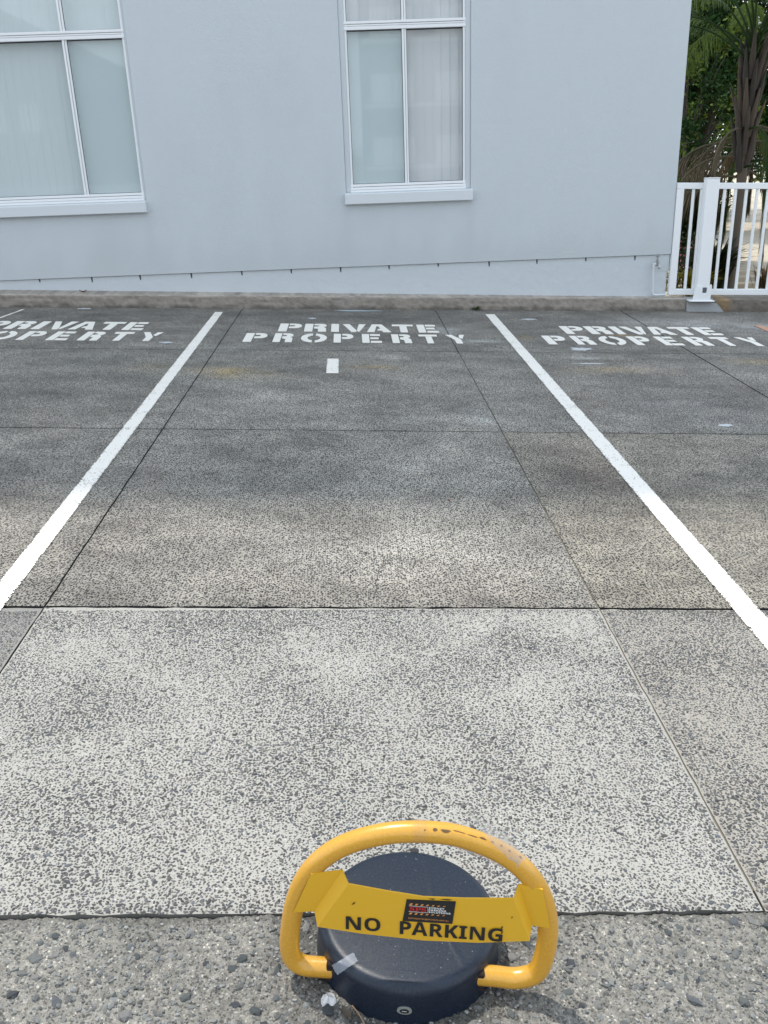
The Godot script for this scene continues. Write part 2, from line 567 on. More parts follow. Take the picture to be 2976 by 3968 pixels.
func build_slabs() -> void:
	var root := structure("parking_slabs", "grey concrete bays cast in slabs with dark joints between them")
	var cols := [[-6.0, -1.1245], [-1.1165, 0.781], [0.787, 2.662], [2.672, 6.6]]
	for row in 4:
		var gap_lo: float = [0.0, 0.003, 0.004, 0.008][row]
		var gap_hi: float = [0.003, 0.004, 0.008, 0.0][row]
		for ci in 4:
			var x0: float = cols[ci][0]
			var x1: float = cols[ci][1]
			if row == 0 or row == 1:          # the two joints are finer here
				pass
			var nx := int(ceil((x1 - x0) / 0.045)) + 1
			var dzz := joint_z(row + 1, 0) - joint_z(row, 0)
			var nz := int(ceil(dzz / 0.045)) + 1
			var b := MB.new()
			for iz in nz:
				for ix in nx:
					var x := lerpf(x0, x1, float(ix) / (nx - 1))
					var edge := ix == 0 or ix == nx - 1 or iz == 0 or iz == nz - 1
					if ix == 0 or ix == nx - 1:
						x += 0.0035 * noise_c.get_noise_2d(x * 3.0, (row * 99 + iz) * 0.4)
					var z := lerpf(joint_z(row, x) + gap_lo, joint_z(row + 1, x) - gap_hi, float(iz) / (nz - 1))
					if iz == 0 or iz == nz - 1:
						z += (0.008 if row > 1 else 0.004) * noise_c.get_noise_2d(x * 3.0, row * 7.0 + iz)
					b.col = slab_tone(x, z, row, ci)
					if edge:
						b.col = b.col * 0.94
					var h := 0.0012 * noise_b.get_noise_2d(x, z) - (0.0006 if edge else 0.0) + (0.002 if row == 3 and ci == 1 else 0.0)
					b.vert(gp(x, z, h), Vector3.UP, Vector2(x, z))
			b.net(0, nx, nz)
			b.smooth()
			# the edges down into the joints
			var ring := []
			for ix in nx: ring.append(ix)
			for iz in range(1, nz): ring.append(iz * nx + nx - 1)
			for ix in range(nx - 2, -1, -1): ring.append((nz - 1) * nx + ix)
			for iz in range(nz - 2, 0, -1): ring.append(iz * nx)
			for k in ring.size():
				var p := b.v[ring[k]]
				var q := b.v[ring[(k + 1) % ring.size()]]
				b.col = b.c[ring[k]] * 0.4
				var nn := (q - p).cross(Vector3.UP).normalized()
				b.quad(p, q, q - Vector3(0, 0.045, 0), p - Vector3(0, 0.045, 0), nn)
			var o := put("slab", b.mesh(), M.matrix if row == 3 and ci < 3 else M.upper, root)
			if row == 3 and ci == 1:
				o.set_meta("label", "paler slab of exposed dark pebbles in white cement")
			if row == 3:
				pebbles(o, ci, x0, x1)
	# crumbs swept against the kerb and caught in the joints
	rng.seed = 909
	var xf := []
	var cs := PackedColorArray()
	for k in 1500:
		var px := fr(-4.2, 4.6)
		var pz := 0.152 - 0.025 * minf(px, 3.3) + absf(rng.randfn()) * 0.022
		if k % 5 == 0:
			pz = joint_z([2, 3, 4][rng.randi() % 3], px) + rng.randfn() * 0.02
		if px > 3.33 and px < 3.75:
			pz += 0.06
		var s := fr(0.0015, 0.005)
		xf.append(Transform3D(Basis(Vector3.UP, rng.randf() * TAU) * Basis.from_scale(Vector3(s * fr(0.8, 1.5), s * 0.6, s)), gp(px, pz, 0.001)))
		var g := fr(0.02, 0.12) if rng.randf() < 0.8 else fr(0.15, 0.4)
		cs.append(Color(g * 1.08, g, g * 0.88))
	many("debris", rock(320, 5, 3), M.stone, xf, cs, root)
	# dirt packed in the joints
	var df := MB.new()
	for k in 80:
		var z0 := 0.2 + k * 0.0945
		for jx in [-1.1205, 2.667]:
			df.quad(gp(jx - 0.007, z0, -0.007), gp(jx + 0.007, z0, -0.007), gp(jx + 0.007, z0 + 0.0945, -0.007), gp(jx - 0.007, z0 + 0.0945, -0.007), NUP)
		var x0 := -5.9 + k * 0.155
		for row in [1, 2, 3]:
			var za := joint_z(row, x0)
			var zb := joint_z(row, x0 + 0.155)
			df.quad(gp(x0, za - 0.012, -0.008), gp(x0 + 0.155, zb - 0.012, -0.008), gp(x0 + 0.155, zb + 0.016, -0.008), gp(x0, za + 0.016, -0.008), NUP)
	var dfo := put("joint_dirt", df.mesh(), M.dirt, root)
	dfo.set_meta("kind", "stuff")
	# silted joints
	var j := MB.new()
	j.box(Vector3(0.7795, -0.02, 0.2), Vector3(0.7885, -0.0045, 7.75))
	var sil := MB.new()
	for k in 60:
		var z0 := 2.2 + k * 0.092
		var z1 := z0 + 0.092
		sil.quad(gp(0.779, z0, -0.004), gp(0.789, z0, -0.004), gp(0.789, z1, -0.004), gp(0.779, z1, -0.004), Vector3.UP)
	put("joint_silt", sil.mesh(), mat(0.17, 0.15, 0.115, 0.95), root).set_meta("kind", "stuff")

func pebble_mesh(sd: int) -> ArrayMesh:
	var r := RandomNumberGenerator.new()
	r.seed = sd
	var b := MB.new()
	var ring := []
	for k in 7:
		var a := TAU * k / 7.0 + r.randf_range(-0.3, 0.3)
		var q := r.randf_range(0.72, 1.08)
		ring.append(Vector3(cos(a) * q, 0, sin(a) * q))
	b.vert(Vector3(r.randf_range(-0.2, 0.2), 0.42, r.randf_range(-0.2, 0.2)), Vector3.UP)
	for p in ring:
		b.vert(p * 0.7 + Vector3(0, 0.34, 0), Vector3.UP)
	for p in ring:
		b.vert(p + Vector3(0, -0.05, 0), Vector3.UP)
	for k in 7:
		var l := (k + 1) % 7
		b.face(0, 1 + k, 1 + l)
		b.face(1 + k, 1 + l, 8 + l)
		b.face(1 + k, 8 + l, 8 + k)
	b.smooth()
	return b.mesh()

func pebbles(parent: Node, ci: int, x0: float, x1: float) -> void:
	var lo: float = [-3.4, -1.112, 0.792, 0][ci]
	var hi: float = [-1.130, 0.778, 2.655, 0][ci]
	if ci == 3:
		return
	var sp: float = [0.0068, 0.0069, 0.0069, 1][ci]
	var xf := [[], [], []]
	var cs := [PackedColorArray(), PackedColorArray(), PackedColorArray()]
	var fr_b := Basis(Vector3(1, GA, 0).normalized(), NUP, Vector3(1, GA, 0).normalized().cross(NUP))
	var x := lo
	while x < hi:
		var z := 6.45
		while z < 7.775:
			var px := x + fr(-0.45, 0.45) * sp
			var pz := z + fr(-0.45, 0.45) * sp
			var pick := rng.randf()
			var bare := noise_b.get_noise_2d(px * 1.3 + 4.0, pz * 1.3)
			if pz > joint_z(3, px) + 0.013 and pz < joint_z(4, px) - 0.001 and px > lo and px < hi and pick < (0.97 if bare < 0.45 else 0.6):
				var s := fr(0.5, 1.25) * sp * 0.55
				if pick < 0.06:
					s *= 1.55
				var k := rng.randi() % 3
				var bs := fr_b * Basis(Vector3.UP, rng.randf() * TAU) * Basis.from_scale(Vector3(s * fr(0.9, 1.35), s * 0.8, s * fr(0.7, 1.0)))
				xf[k].append(Transform3D(bs, gp(px, pz, 0.0018 if ci == 1 else 0.0)))
				var g := fr(0.035, 0.125)
				var t := rng.randf()
				cs[k].append(Color(g * 1.05, g, g * 0.95) if t < 0.6 else (Color(g * 0.95, g, g * 1.1) if t < 0.9 else Color(g * 1.9, g * 1.7, g * 1.5)))
			z += sp
		x += sp
	for k in 3:
		many("pebbles", pebble_mesh(100 + k), M.stone, xf[k], cs[k], parent)


# ------------------------------------------------------------------ the coarse driveway in front of the bay
func apron_h(x: float, z: float) -> float:
	var h := -0.004 + 0.0042 * noise_b.get_noise_2d(x * 6.0, z * 6.0) + 0.0050 * noise_c.get_noise_2d(x * 8.0, z * 8.0)
	h += 0.006 * noise_a.get_noise_2d(x * 7.0, z * 7.0)
	return h

func build_apron() -> void:
	var root := structure("driveway", "worn coarse concrete driveway with large grey stones showing")
	var xs := []
	var x := -1.15
	while x < 1.2:
		xs.append(x)
		x += 0.005
	var zs := []
	for k in 95:
		zs.append(float(k) * 0.005)
	var b := MB.new()
	for zk in zs:
		for xx in xs:
			var z: float = joint_z(4, xx) + 0.004 + zk
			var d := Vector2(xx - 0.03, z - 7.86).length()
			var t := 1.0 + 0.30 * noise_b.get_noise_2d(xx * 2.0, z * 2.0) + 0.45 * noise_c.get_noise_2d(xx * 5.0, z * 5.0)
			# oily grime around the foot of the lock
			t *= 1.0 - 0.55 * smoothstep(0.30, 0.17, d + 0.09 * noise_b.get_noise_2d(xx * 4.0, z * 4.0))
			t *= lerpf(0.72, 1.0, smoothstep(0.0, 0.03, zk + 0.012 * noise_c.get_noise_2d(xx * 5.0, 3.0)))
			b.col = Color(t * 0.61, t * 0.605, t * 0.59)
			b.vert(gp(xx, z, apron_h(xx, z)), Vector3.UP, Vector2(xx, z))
	b.net(0, xs.size(), zs.size())
	b.smooth()
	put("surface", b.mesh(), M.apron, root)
	# the rest of it, out of the picture
	var w := MB.new()
	w.col = Color(0.60, 0.595, 0.58)
	for r in [[-6.0, -1.15, 7.745, 12.0], [1.195, 6.6, 7.79, 12.0], [-1.15, 1.195, 8.235, 12.0]]:
		var first := w.v.size()
		for iz in 20:
			for ix in 20:
				var px := lerpf(r[0], r[1], ix / 19.0)
				var pz := lerpf(r[2], r[3], iz / 19.0)
				w.vert(gp(px, pz, -0.013), NUP, Vector2(px, pz))
		w.net(first, 20, 20)
	put("surface", w.mesh(), M.apron, root)
	var shapes := []
	for k in 7:
		shapes.append(rock(200 + k, 5, 4))
	var tones := [Color(0.075, 0.083, 0.083), Color(0.12, 0.127, 0.122), Color(0.06, 0.064, 0.07), Color(0.17, 0.17, 0.16), Color(0.12, 0.127, 0.132), Color(0.23, 0.22, 0.205)]
	var smats := []
	for t in tones:
		var m := mat(t.r, t.g, t.b, 0.7)
		bump(m, M.kerb.heightmap_texture, 14.0, 0.10)
		smats.append(m)
	var placed := []
	var tries := 0
	while placed.size() < 299 and tries < 9000:
		tries += 1
		var px := fr(-0.92, 0.92)
		var pz := joint_z(4, px) + 0.02 + fr(0.0, 0.33)
		var s := 0.0062 + 0.0125 * pow(rng.randf(), 1.4)
		if rng.randf() < 0.3:
			s *= 0.75
		if Vector2(px - 0.03, pz - 7.86).length() < 0.185:
			continue
		var ok := true
		for q in placed:
			if Vector2(q.x - px, q.y - pz).length() < q.z + s + 0.002:
				ok = false
				break
		if not ok:
			continue
		placed.append(Vector3(px, pz, s))
		var o := put("stone", shapes[rng.randi() % 7], smats[mini(rng.randi() % 7, 5)], root, true)
		o.transform = Transform3D(Basis(Vector3.UP, rng.randf() * TAU) * Basis(Vector3.RIGHT, fr(-0.25, 0.25)) * Basis.from_scale(Vector3(s * fr(0.85, 1.3), s * fr(0.5, 0.7), s * fr(0.7, 1.0))), gp(px, pz, apron_h(px, pz) + s * fr(-0.30, -0.06)))
	var xf := []
	var cs := PackedColorArray()
	for k in 4600:
		var px := fr(-0.95, 0.95)
		var pz := joint_z(4, px) + 0.012 + fr(0.0, 0.36)
		var s := fr(0.0012, 0.0042)
		xf.append(Transform3D(Basis(Vector3.UP, rng.randf() * TAU) * Basis.from_scale(Vector3(s * fr(0.8, 1.4), s * 0.7, s)), gp(px, pz, apron_h(px, pz) + s * 0.05)))
		var g := fr(0.07, 0.30)
		cs.append(Color(g * 1.03, g, g * 0.94))
	for k in 1300:
		var px := fr(-0.95, 0.95)
		var pz := joint_z(4, px) + 0.012 + fr(0.0, 0.36)
		var s := fr(0.004, 0.0075)
		xf.append(Transform3D(Basis(Vector3.UP, rng.randf() * TAU) * Basis.from_scale(Vector3(s * fr(0.8, 1.4), s * 0.6, s * fr(0.6, 1.0))), gp(px, pz, apron_h(px, pz) - s * 0.12)))
		var g := fr(0.08, 0.2)
		cs.append(Color(g, g * 1.01, g * 0.97))
	many("grit", rock(300, 5, 4), M.stone, xf, cs, root)

func rock(sd: int, seg: int, rings: int) -> ArrayMesh:
	var r := RandomNumberGenerator.new()
	r.seed = sd
	var pts := []
	for k in rings + 1:
		var row := []
		var th := PI * k / rings
		for s in seg:
			var a := TAU * (s + 0.5 * (k % 2)) / seg
			var q := r.randf_range(0.62, 1.15)
			row.append(Vector3(sin(th) * cos(a), cos(th) * 0.9, sin(th) * sin(a)) * q)
		if k == 0 or k == rings:
			for s in seg:
				row[s] = Vector3(0, cos(th) * 0.85, 0)
		pts.append(row)
	var b := MB.new()
	for k in rings:
		for s in seg:
			var l := (s + 1) % seg
			for t in [[pts[k][s], pts[k][l], pts[k + 1][l]], [pts[k][s], pts[k + 1][l], pts[k + 1][s]]]:
				var nn: Vector3 = (t[1] - t[0]).cross(t[2] - t[0])
				if nn.length() < 1e-6:
					continue
				nn = nn.normalized()
				if nn.dot(t[0] + t[1] + t[2]) < 0:
					nn = -nn
				b.tri(t[0], t[1], t[2], nn)
	return b.mesh()


# ------------------------------------------------------------------ the building
const WALL_R := 3.165
const WIN := [[-3.68, -1.965, 1.085, 3.45], [-0.05, 1.155, 1.085, 3.45]]

func build_building() -> void:
	var root := thing("building", "pale grey rendered building with white aluminium windows above the kerb", "building")
	var xs := [-14.0, WIN[0][0], WIN[0][1], WIN[1][0], WIN[1][1], WALL_R]
	var ys := [0.393, 1.085, 3.45, 13.9]
	var b := MB.new()
	for ix in 5:
		for iy in 3:
			if iy == 1 and (ix == 1 or ix == 3):
				continue
			var nx := int(ceil((xs[ix + 1] - xs[ix]) / 0.08)) + 1
			var ny := int(ceil((minf(ys[iy + 1], 6.0) - ys[iy]) / 0.08)) + 1
			var first := b.v.size()
			for ky in ny:
				for kx in nx:
					var px := lerpf(xs[ix], xs[ix + 1], kx / float(nx - 1))
					var py := lerpf(ys[iy], ys[iy + 1], ky / float(ny - 1))
					b.col = wall_tone(px, py)
					b.vert(Vector3(px, py, 0), Vector3(0, 0, 1))
			b.net(first, nx, ny)
	b.col = Color(1, 1, 1)
	for w in WIN:      # reveals
		var d := -0.2
		b.quad(Vector3(w[0], w[2], 0), Vector3(w[0], w[3], 0), Vector3(w[0], w[3], d), Vector3(w[0], w[2], d), Vector3(1, 0, 0))
		b.quad(Vector3(w[1], w[2], 0), Vector3(w[1], w[3], 0), Vector3(w[1], w[3], d), Vector3(w[1], w[2], d), Vector3(-1, 0, 0))
		b.quad(Vector3(w[0], w[3], 0), Vector3(w[1], w[3], 0), Vector3(w[1], w[3], d), Vector3(w[0], w[3], d), Vector3(0, -1, 0))
		b.quad(Vector3(w[0], w[2], 0), Vector3(w[1], w[2], 0), Vector3(w[1], w[2], d), Vector3(w[0], w[2], d), Vector3(0, 1, 0))
	# underside of the render, right side, back, left side
	b.quad(Vector3(-14, 0.393, 0), Vector3(WALL_R, 0.393, 0), Vector3(WALL_R, 0.393, -0.03), Vector3(-14, 0.393, -0.03), Vector3(0, -1, 0))
	b.quad(Vector3(WALL_R, 0.393, 0), Vector3(WALL_R, 13.9, 0), Vector3(WALL_R, 13.9, -9), Vector3(WALL_R, 0.393, -9), Vector3(1, 0, 0))
	b.quad(Vector3(-14, 0.393, -9), Vector3(WALL_R, 0.393, -9), Vector3(WALL_R, 13.9, -9), Vector3(-14, 13.9, -9), Vector3(0, 0, -1))
	b.quad(Vector3(-14, 0.393, 0), Vector3(-14, 13.9, 0), Vector3(-14, 13.9, -9), Vector3(-14, 0.393, -9), Vector3(-1, 0, 0))
	put("wall", b.mesh(), M.wall, root)
	var r := MB.new()
	r.box(Vector3(-14.0, 13.902, -9.0), Vector3(WALL_R, 14.05, 0.0), 0.02)
	put("roof", r.mesh(), M.roof, root)
	var p := MB.new()
	p.box(Vector3(-14.0, -2.2, -8.98), Vector3(3.148, 0.39, -0.02), 0.006)
	p.box(Vector3(3.05, 0.225, -0.3), Vector3(WALL_R - 0.002, 0.388, -0.017), 0.004)
	put("plinth", p.mesh(), M.plinth, root)
	# open joints in the courses below the render
	for k in range(-7, 7):
		var x := -0.145 + 0.4935 * k + fr(-0.012, 0.012)
		if x > 2.95 or x < -3.9:
			continue
		var s := MB.new()
		var h := fr(0.034, 0.055)
		s.prism(PackedVector2Array([Vector2(x - fr(0.006, 0.010), 0.391), Vector2(x + fr(0.007, 0.010), 0.391), Vector2(x + 0.008, 0.391 - h * 0.8), Vector2(x + 0.002, 0.391 - h), Vector2(x - 0.003, 0.391 - h * 0.9)]), -0.03, -0.0175)
		put("weep_slot", s.mesh(), M.rubber, root)
	make_window(root, WIN[0], -2.530, 0, "wide white window with its left pane cut by the photo edge")
	make_window(root, WIN[1], 0.544, 1, "")

# painted render: roller patches, washed runs below the sills, splashed dirt near the ground
func wall_tone(x: float, y: float) -> Color:
	var t := 1.0 + 0.03 * noise_a.get_noise_2d(x * 0.8, y * 0.8) + 0.035 * noise_b.get_noise_2d(x * 1.1, y * 0.35)
	for w in WIN:
		for e in [w[0] + 0.01, w[1] - 0.01]:
			if y < 1.0:
				t -= 0.05 * exp(-pow((x - e + 0.03 * noise_b.get_noise_2d(y * 3.0, e)) / 0.05, 2.0)) * smoothstep(0.3, 1.0, y)
	var low := smoothstep(0.75, 0.39, y + 0.25 * noise_b.get_noise_2d(x * 1.5, 3.0))
	t -= 0.055 * low
	return Color(t, t * (1.0 - 0.006 * low), t * (1.0 - 0.022 * low))

func make_window(root: Node, w: Array, mx: float, which: int, label: String) -> void:
	var win := Node3D.new()
	win.name = numbered("window", root)
	root.add_child(win, true)
	if label:
		win.set_meta("label", label)
	var x0: float = w[0]
	var x1: float = w[1]
	var y0: float = w[2]
	var y1: float = w[3]
	var il := x0 + (0.05 if which == 1 else 0.05)     # inside the cover strips
	var ir := x1 - (0.05 if which == 1 else 0.022)
	var c := MB.new()
	c.box(Vector3(x0 + 0.001, y0 + 0.001, -0.10), Vector3(il, y1 - 0.001, -0.012), 0.003)
	put("cover_strip", c.mesh(), M.wall, win)
	c = MB.new()
	c.box(Vector3(ir, y0 + 0.001, -0.10), Vector3(x1 - 0.001, y1 - 0.001, -0.012), 0.003)
	put("cover_strip", c.mesh(), M.wall, win)
	var f := MB.new()
	var zf := -0.022
	var zb := -0.09
	var ty := 2.512
	f.box(Vector3(il + 0.0005, y0 + 0.003, zb), Vector3(il + 0.021, y1 - 0.05, zf), 0.002)      # jambs
	f.box(Vector3(ir - 0.021, y0 + 0.003, zb), Vector3(ir - 0.0005, y1 - 0.05, zf), 0.002)
	f.box(Vector3(il, y1 - 0.05, zb), Vector3(ir, y1 - 0.002, zf), 0.002)                      # head
	for st in [[y0 - 0.0005, y0 + 0.020, 0.004], [y0 + 0.022, y0 + 0.045, -0.008], [y0 + 0.049, y0 + 0.072, -0.016], [ty - 0.038, ty - 0.009, -0.014], [ty - 0.006, ty + 0.008, -0.019], [ty + 0.011, ty + 0.034, -0.014]]:
		f.box(Vector3(il - 0.004, st[0], zb), Vector3(ir + 0.004, st[1], st[2]), 0.002)
	for seg in [[y0 + 0.072, ty - 0.038], [ty + 0.034, y1 - 0.05]]:                             # mullion of two rails
		f.box(Vector3(mx - 0.020, seg[0] + 0.0005, zb), Vector3(mx - 0.001, seg[1] - 0.0005, zf + 0.002), 0.002)
		f.box(Vector3(mx + 0.002, seg[0] + 0.0005, zb), Vector3(mx + 0.020, seg[1] - 0.0005, zf - 0.006), 0.002)
	put("frame", f.mesh(), M.frame, win)
	var g := MB.new()
	g.box(Vector3(il, y0 + 0.01, zb + 0.004), Vector3(ir, y0 + 0.06, zf - 0.012))
	put("frame_track", g.mesh(), M.groove, win)
	g = MB.new()
	g.box(Vector3(il, ty - 0.03, zb + 0.004), Vector3(ir, ty + 0.03, zf - 0.012))
	put("frame_track", g.mesh(), M.groove, win)
	for k in 4:
		var left := k % 2 == 0
		var low := k < 2
		var a := (il + 0.021) if left else mx + 0.020
		var d := mx - 0.020 if left else ir - 0.021
		var e := y0 + 0.072 if low else ty + 0.034
		var h := ty - 0.038 if low else y1 - 0.05
		var zz := -0.045 - (0.016 if left == (which == 0) else 0.0)
		var gl := MB.new()
		gl.quad(Vector3(a, e, zz), Vector3(d, e, zz), Vector3(d, h, zz), Vector3(a, h, zz), Vector3(0, 0, 1))
		put("pane", gl.mesh(), M.glass, win)
		var s := MB.new()          # black glazing seal
		for t in [[a, a + 0.004, e, h], [d - 0.004, d, e, h], [a, d, e, e + 0.004], [a, d, h - 0.010, h]]:
			s.box(Vector3(t[0], t[2], zz - 0.004), Vector3(t[1], t[3], zz + 0.004))
		put("seal", s.mesh(), M.rubber, win)
		if low and left != (which == 0):
			var q := MB.new()
			q.quad(Vector3(a - 0.03, e - 0.03, -0.093), Vector3(d + 0.03, e - 0.03, -0.093), Vector3(d + 0.03, h + 0.03, -0.093), Vector3(a - 0.03, h + 0.03, -0.093), Vector3(0, 0, 1))
			put("net_curtain", q.mesh(), M.curtain, win)
	var sl := MB.new()
	var sx0 := x0 - 0.012
	var sx1 := x1 + (0.015 if which == 1 else -0.003)
	sl.prism(PackedVector2Array([Vector2(-0.09, 1.0845), Vector2(0.052, 1.0745), Vector2(0.056, 1.070), Vector2(0.056, 0.984), Vector2(0.052, 0.979), Vector2(-0.03, 0.979)]), sx0, sx1)
	var so := put("sill", sl.mesh(), M.sill, win)
	so.transform = Transform3D(Basis(Vector3(0, 0, 1), Vector3(0, 1, 0), Vector3(1, 0, 0)), Vector3.ZERO)
	# the vertical blind hangs just inside, in front of a closed room
	var bl := Node3D.new()
	bl.name = numbered("blind", root)
	root.add_child(bl, true)
	var pitch := 0.083
	var n := int((x1 - x0) / pitch) + 2
	for k in n:
		var cx := x0 - 0.02 + k * pitch
		var m := MB.new()
		var tilt := (0.035 if which == 1 else 0.022) + 0.015 * sin(k * 2.1 + which)
		if which == 1 and k > n - 5:
			tilt = 0.12
		var hx := 0.0455 * cos(tilt)
		var hz := 0.0455 * sin(tilt)
		var cz := -0.135
		for part in 4:     # a slightly cupped strip
			var t0 := part / 4.0 * 2.0 - 1.0
			var t1 := (part + 1) / 4.0 * 2.0 - 1.0
			var q0 := Vector3(cx + hx * t0, 0, cz + hz * t0 + 0.0015 * (1.0 - t0 * t0))
			var q1 := Vector3(cx + hx * t1, 0, cz + hz * t1 + 0.0015 * (1.0 - t1 * t1))
			var nn := (q1 - q0).cross(Vector3.UP).normalized() * 1.0
			if nn.z < 0: nn = -nn
			m.quad(q0 + Vector3(0, 1.1, 0), q1 + Vector3(0, 1.1, 0), q1 + Vector3(0, 3.5, 0), q0 + Vector3(0, 3.5, 0), nn)
		put("slat", m.mesh(), M.blind if which == 1 else M.blind_green, bl, true)
	var rm := MB.new()
	rm.quad(Vector3(x0 - 0.3, 0.9, -2.5), Vector3(x1 + 0.3, 0.9, -2.5), Vector3(x1 + 0.3, 3.7, -2.5), Vector3(x0 - 0.3, 3.7, -2.5), Vector3(0, 0, 1))
	for xx in [x0 - 0.3, x1 + 0.3]:
		rm.quad(Vector3(xx, 0.9, -0.2), Vector3(xx, 0.9, -2.5), Vector3(xx, 3.7, -2.5), Vector3(xx, 3.7, -0.2), Vector3(1 if xx < x0 else -1, 0, 0))
	for yy in [0.9, 3.7]:
		rm.quad(Vector3(x0 - 0.3, yy, -0.2), Vector3(x1 + 0.3, yy, -0.2), Vector3(x1 + 0.3, yy, -2.5), Vector3(x0 - 0.3, yy, -2.5), Vector3(0, 1 if yy < 1 else -1, 0))
	put("room", rm.mesh(), M.room, win)


# ------------------------------------------------------------------ kerb
func kerb_run(x0: float, x1: float, zf: Callable, back: float, top: Callable, tone: Callable) -> ArrayMesh:
	var b := MB.new()
	var n := int((x1 - x0) / 0.02) + 2
	var prof := 12
	for k in n:
		var x := lerpf(x0, x1, float(k) / (n - 1))
		var f: float = zf.call(x)
		var t: float = top.call(x)
		var wob := 0.005 * noise_b.get_noise_2d(x * 1.5, 4.0)
		var foot := gy(x, f) - 0.04
		var pts := [[back, t], [back + 0.3 * (f - back), t], [f - 0.03, t], [f - 0.014, t - 0.002], [f - 0.005, t - 0.007], [f - 0.001, t - 0.016], [f, t - 0.03], [f + 0.001, t - 0.055], [f + 0.002, t - 0.08], [f + 0.003, t - 0.1], [f + 0.004, t - 0.115], [f + 0.006, foot]]
		for j in prof:
			var q: Array = pts[j]
			var dn := 0.003 * noise_c.get_noise_2d(x * 2.0, j * 0.4)
			var hgt := clampf((t - q[1]) / 0.13, 0.0, 1.0)
			b.col = tone.call(x, hgt)
			b.vert(Vector3(x, q[1] + (dn if j < 5 else 0.0), q[0] + wob + (dn if j > 3 else 0.0)), Vector3(0, 1, 1))
	b.net(0, prof, n)
	b.smooth()
	return b.mesh()

func kerb_tone(x: float, h: float) -> Color:
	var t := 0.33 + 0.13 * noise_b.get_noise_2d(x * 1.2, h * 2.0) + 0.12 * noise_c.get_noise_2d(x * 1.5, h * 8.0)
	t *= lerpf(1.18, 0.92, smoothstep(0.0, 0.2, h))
	# moss and splashed dirt on the lower face
	t *= 1.0 - 0.5 * smoothstep(0.62, 1.0, h + 0.35 * noise_b.get_noise_2d(x * 3.0, 9.0))
	return Color(t * 1.13, t * 1.03, t * 0.91)

func build_kerb() -> void:
	var o := put("kerb", kerb_run(-6.0, 3.335, func(x): return 0.155 - 0.025 * x, -0.03, func(x): return gy(x, 0.1) + 0.128, kerb_tone), M.kerb)
	o.set_meta("kind", "structure")
	o.set_meta("label", "weathered grey concrete kerb along the foot of the building")
	var e := MB.new()
	e.col = Color(0.33, 0.31, 0.29)
	e.quad(gp(3.335, 0.07, 0.125), gp(3.335, -0.03, 0.125), gp(3.335, -0.03, -0.05), gp(3.335, 0.07, -0.05), Vector3(1, 0, 0))
	put("end_face", e.mesh(), M.kerb, o)
	var brown := func(x: float, h: float) -> Color:
		var t := 0.20 + 0.09 * noise_b.get_noise_2d(x * 2.5, h * 3.0) + 0.06 * noise_c.get_noise_2d(x * 2.0, h * 9.0)
		t *= 1.0 - 0.3 * h
		var rust := 0.5 * smoothstep(0.10, 0.0, absf(x - 3.72) - 0.02)
		return Color(t * (1.12 + rust), t * (1.0 + rust * 0.35), t * (0.86 - rust * 0.4))
	var k2 := put("kerb", kerb_run(3.60, 6.6, func(x): return 0.045 + 0.004 * x, -0.42, func(x): return gy(x, 0.0) + 0.125, brown), M.kerb)
	k2.set_meta("kind", "structure")
	k2.set_meta("label", "brown stained concrete kerb under the white fence")


